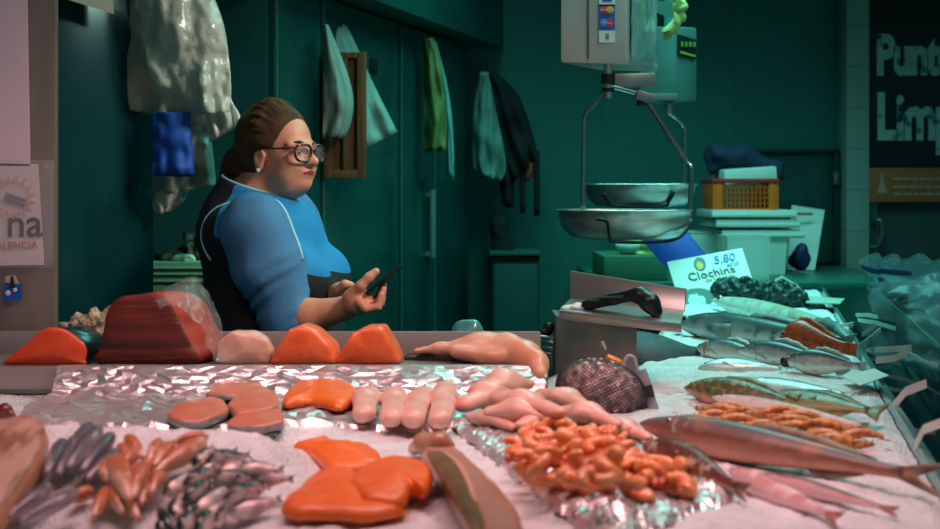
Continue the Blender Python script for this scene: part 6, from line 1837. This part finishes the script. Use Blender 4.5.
# gathered tail at the back of the head
fh.chain([Hd(-.100, -.005, .02), Hd(-.136, -.012, -.012), Hd(-.146, -.014, -.05), Hd(-.130, -.012, -.09)], [.036, .040, .040, .026], k=.02)
rh = random.Random(3)
for i in range(120):
    a = (i / 119 - .5) * 2.75
    p0 = Hd(.055 - .022 * abs(a), math.sin(a) * .073, .050 + .070 * math.cos(a)); p1 = Hd(-.03, math.sin(a) * .091, .058 + .107 * math.cos(a)); p2 = Hd(-.11, math.sin(a) * .04, .035 + .04 * math.cos(a))
    p1 += Vector((rh.uniform(-.006, .006), rh.uniform(-.004, .004), rh.uniform(-.004, .007))); p0 += HFv * rh.uniform(-.012, .004)
    fh.chain(smooth_path([p0, p1, p2], 4), [.0024] + [.0038] * 7 + [.0026], k=.0006)
for i in range(9):
    a = i / 8 * 2 * PI
    o_ = (Vector((0, 0, 0)) + HLv * math.cos(a) * .03 + HFv * math.sin(a) * .022)
    fh.chain([Hd(-.118, -.01, .01) + o_ * .8, Hd(-.146, -.013, -.03) + o_ * 1.15, Hd(-.138, -.014, -.085) + o_ * .8, Hd(-.122, -.012, -.115) + o_ * .35], [.007, .009, .007, .003], k=.005)
m_hair = mat('hair_brown', (54, 38, 24), .7, spec=.2, col2=(96, 66, 40), nscale=12, stretch=(1, 1, 1), bump=.2, bscale=40, lo=.38, hi=.6)
fh.build('hair', m_hair, person, off=OB, smooth=1)
# glasses
gl = bpy.data.objects.new('eyeglasses', None); link(gl, person)
m_frame = mat('tortoise_frame', (40, 24, 18), .2, col2=(120, 62, 34), nscale=90, coat=.6, lo=.5, hi=.6)
for s in (-1, 1):
    pts = []
    for k in range(28):
        a = 2 * PI * k / 28; ca, sa = math.cos(a), math.sin(a)
        yy = s * .034 + math.copysign(abs(ca) ** .7, ca) * .0265; zz = .012 + math.copysign(abs(sa) ** .75, sa) * .0235
        pts.append(Hd(.108 - abs(yy) ** 2 * 3.2, yy, zz))
    V, Fc = tube(pts, .0035, 8, closed=True); mesh('rim', [v - OB for v in V], Fc, m_frame, gl)
    n = len(pts); V = [p - OB for p in pts] + [sum(pts, Vector()) / n - OB]
    o = mesh('lens', V, [(k, (k + 1) % n, n) for k in range(n)], mat('lens_glass', (220, 230, 226), .04, alpha=.07, coat=1, spec=.8), gl)
    solid(o, .0008)
    V, Fc = tube(smooth_path([Hd(.096, s * .062, .026), Hd(.06, s * .076, .024), Hd(-.01, s * .083, .022), Hd(-.03, s * .082, .002)], 6), .0026, 6); mesh('temple', [v - OB for v in V], Fc, m_frame, gl)
V, Fc = tube(smooth_path([Hd(.107, -.009, .018), Hd(.112, 0, .022), Hd(.107, .009, .018)], 4), .0026, 6); mesh('bridge', [v - OB for v in V], Fc, m_frame, gl)
b = MB(); b.ball(Hd(-.006, -.088, -.036), .0058, seg=12); b.build('earring', mat('pearl', (226, 224, 216), .25, coat=.5), person, off=OB)
# phone
a0, a1 = P(367, 292.5, 3.095), P(401, 265.5, 3.095)
d = (a1 - a0); L_ = d.length; d.normalize(); wv = Vector((0, 1, 0)); nn_ = d.cross(wv).normalized()
mid = (a0 + a1) / 2
ph = thing('smartphone', 'slim dark smartphone tilted up in the seller\'s right hand', 'phone', mid)
Mx = Matrix((d, wv, nn_)).transposed().to_4x4()
b = MB(); b.box((0, .012, 0), (L_, .068, .0085), bevel=.003, mtx=Mx); b.build('case', mat('phone_case', (20, 26, 28), .3), ph)
b = MB(); b.box((0, .012, -.0046 if nn_.z < 0 else .0046), (L_ * .94, .062, .0006), mtx=Mx); b.build('screen', mat('phone_screen', (30, 44, 46), .08, coat=1), ph)
b = MB(); b.box((L_ * .42, .012, .005 if nn_.z < 0 else -.005), (.02, .022, .003), bevel=.001, mtx=Mx); b.build('camera', m_darkmetal, ph)
# ================================================================== CAMERA AND LIGHT
sc = bpy.context.scene
cam = bpy.data.cameras.new('camera'); co = bpy.data.objects.new('camera', cam); COL.objects.link(co)
co.location = (0, 0, CZ); co.rotation_euler = (PI / 2, 0, 0)
cam.sensor_width = 36; cam.lens = F / 940 * 36; cam.shift_y = -(264.5 - HZ) / 940
cam.dof.use_dof = True; cam.dof.focus_distance = 3.15; cam.dof.aperture_fstop = 4.5
cam.clip_start = .05
sc.camera = co
def area(name, loc, target, size, col, power, sy=None, spread=None):
    l = bpy.data.lights.new(name, 'AREA'); l.energy = power; l.color = col; l.size = size
    if sy: l.shape = 'RECTANGLE'; l.size_y = sy
    if spread: l.spread = R(spread)
    o = bpy.data.objects.new(name, l); COL.objects.link(o); o.location = loc
    o.rotation_euler = (Vector(target) - Vector(loc)).to_track_quat('-Z', 'Y').to_euler(); return o
def spot(name, loc, target, col, power, ang, blend=.6, rad=.08):
    l = bpy.data.lights.new(name, 'SPOT'); l.energy = power; l.color = col; l.spot_size = R(ang); l.spot_blend = blend; l.shadow_soft_size = rad
    o = bpy.data.objects.new(name, l); COL.objects.link(o); o.location = loc
    o.rotation_euler = (Vector(target) - Vector(loc)).to_track_quat('-Z', 'Y').to_euler(); return o
PINK = (1.0, .55, .57); TEAL = (.24, 1.0, .90)
area('pink_lamp', (-.45, 1.85, 2.35), (-.45, 2.05, 1.0), .9, PINK, 7.4, .5, spread=108)
area('pink_lamp', (.45, 1.7, 2.35), (.40, 1.85, 1.0), .7, PINK, 4.1, .5, spread=78)
area('teal_lamp', (.95, 4.35, 3.1), (.95, 4.35, 0), 1.4, TEAL, 52, 1.8, spread=115)
area('teal_lamp', (-.4, 5.2, 3.1), (-.3, 5.2, 0), .8, TEAL, 24, 1.0, spread=125)
area('cool_lamp', (1.1, 2.3, 2.8), (-.4, 3.3, 1.3), .5, (1.0, .88, .76), 7.5, .5, spread=70)
w = bpy.data.worlds.new('world'); sc.world = w; w.use_nodes = True
w.node_tree.nodes['Background'].inputs[0].default_value = (.10, .42, .40, 1); w.node_tree.nodes['Background'].inputs[1].default_value = .42
sc.view_settings.view_transform = 'Standard'; sc.view_settings.look = 'None'
sc.view_settings.exposure = -0.2; sc.view_settings.gamma = 1.0; sc.view_settings.use_curve_mapping = False
sc.cycles.use_denoising = True
sc.cycles.max_bounces = 8; sc.cycles.transparent_max_bounces = 12
sc.cycles.caustics_reflective = False; sc.cycles.caustics_refractive = False
sc.cycles.sample_clamp_indirect = 4.0
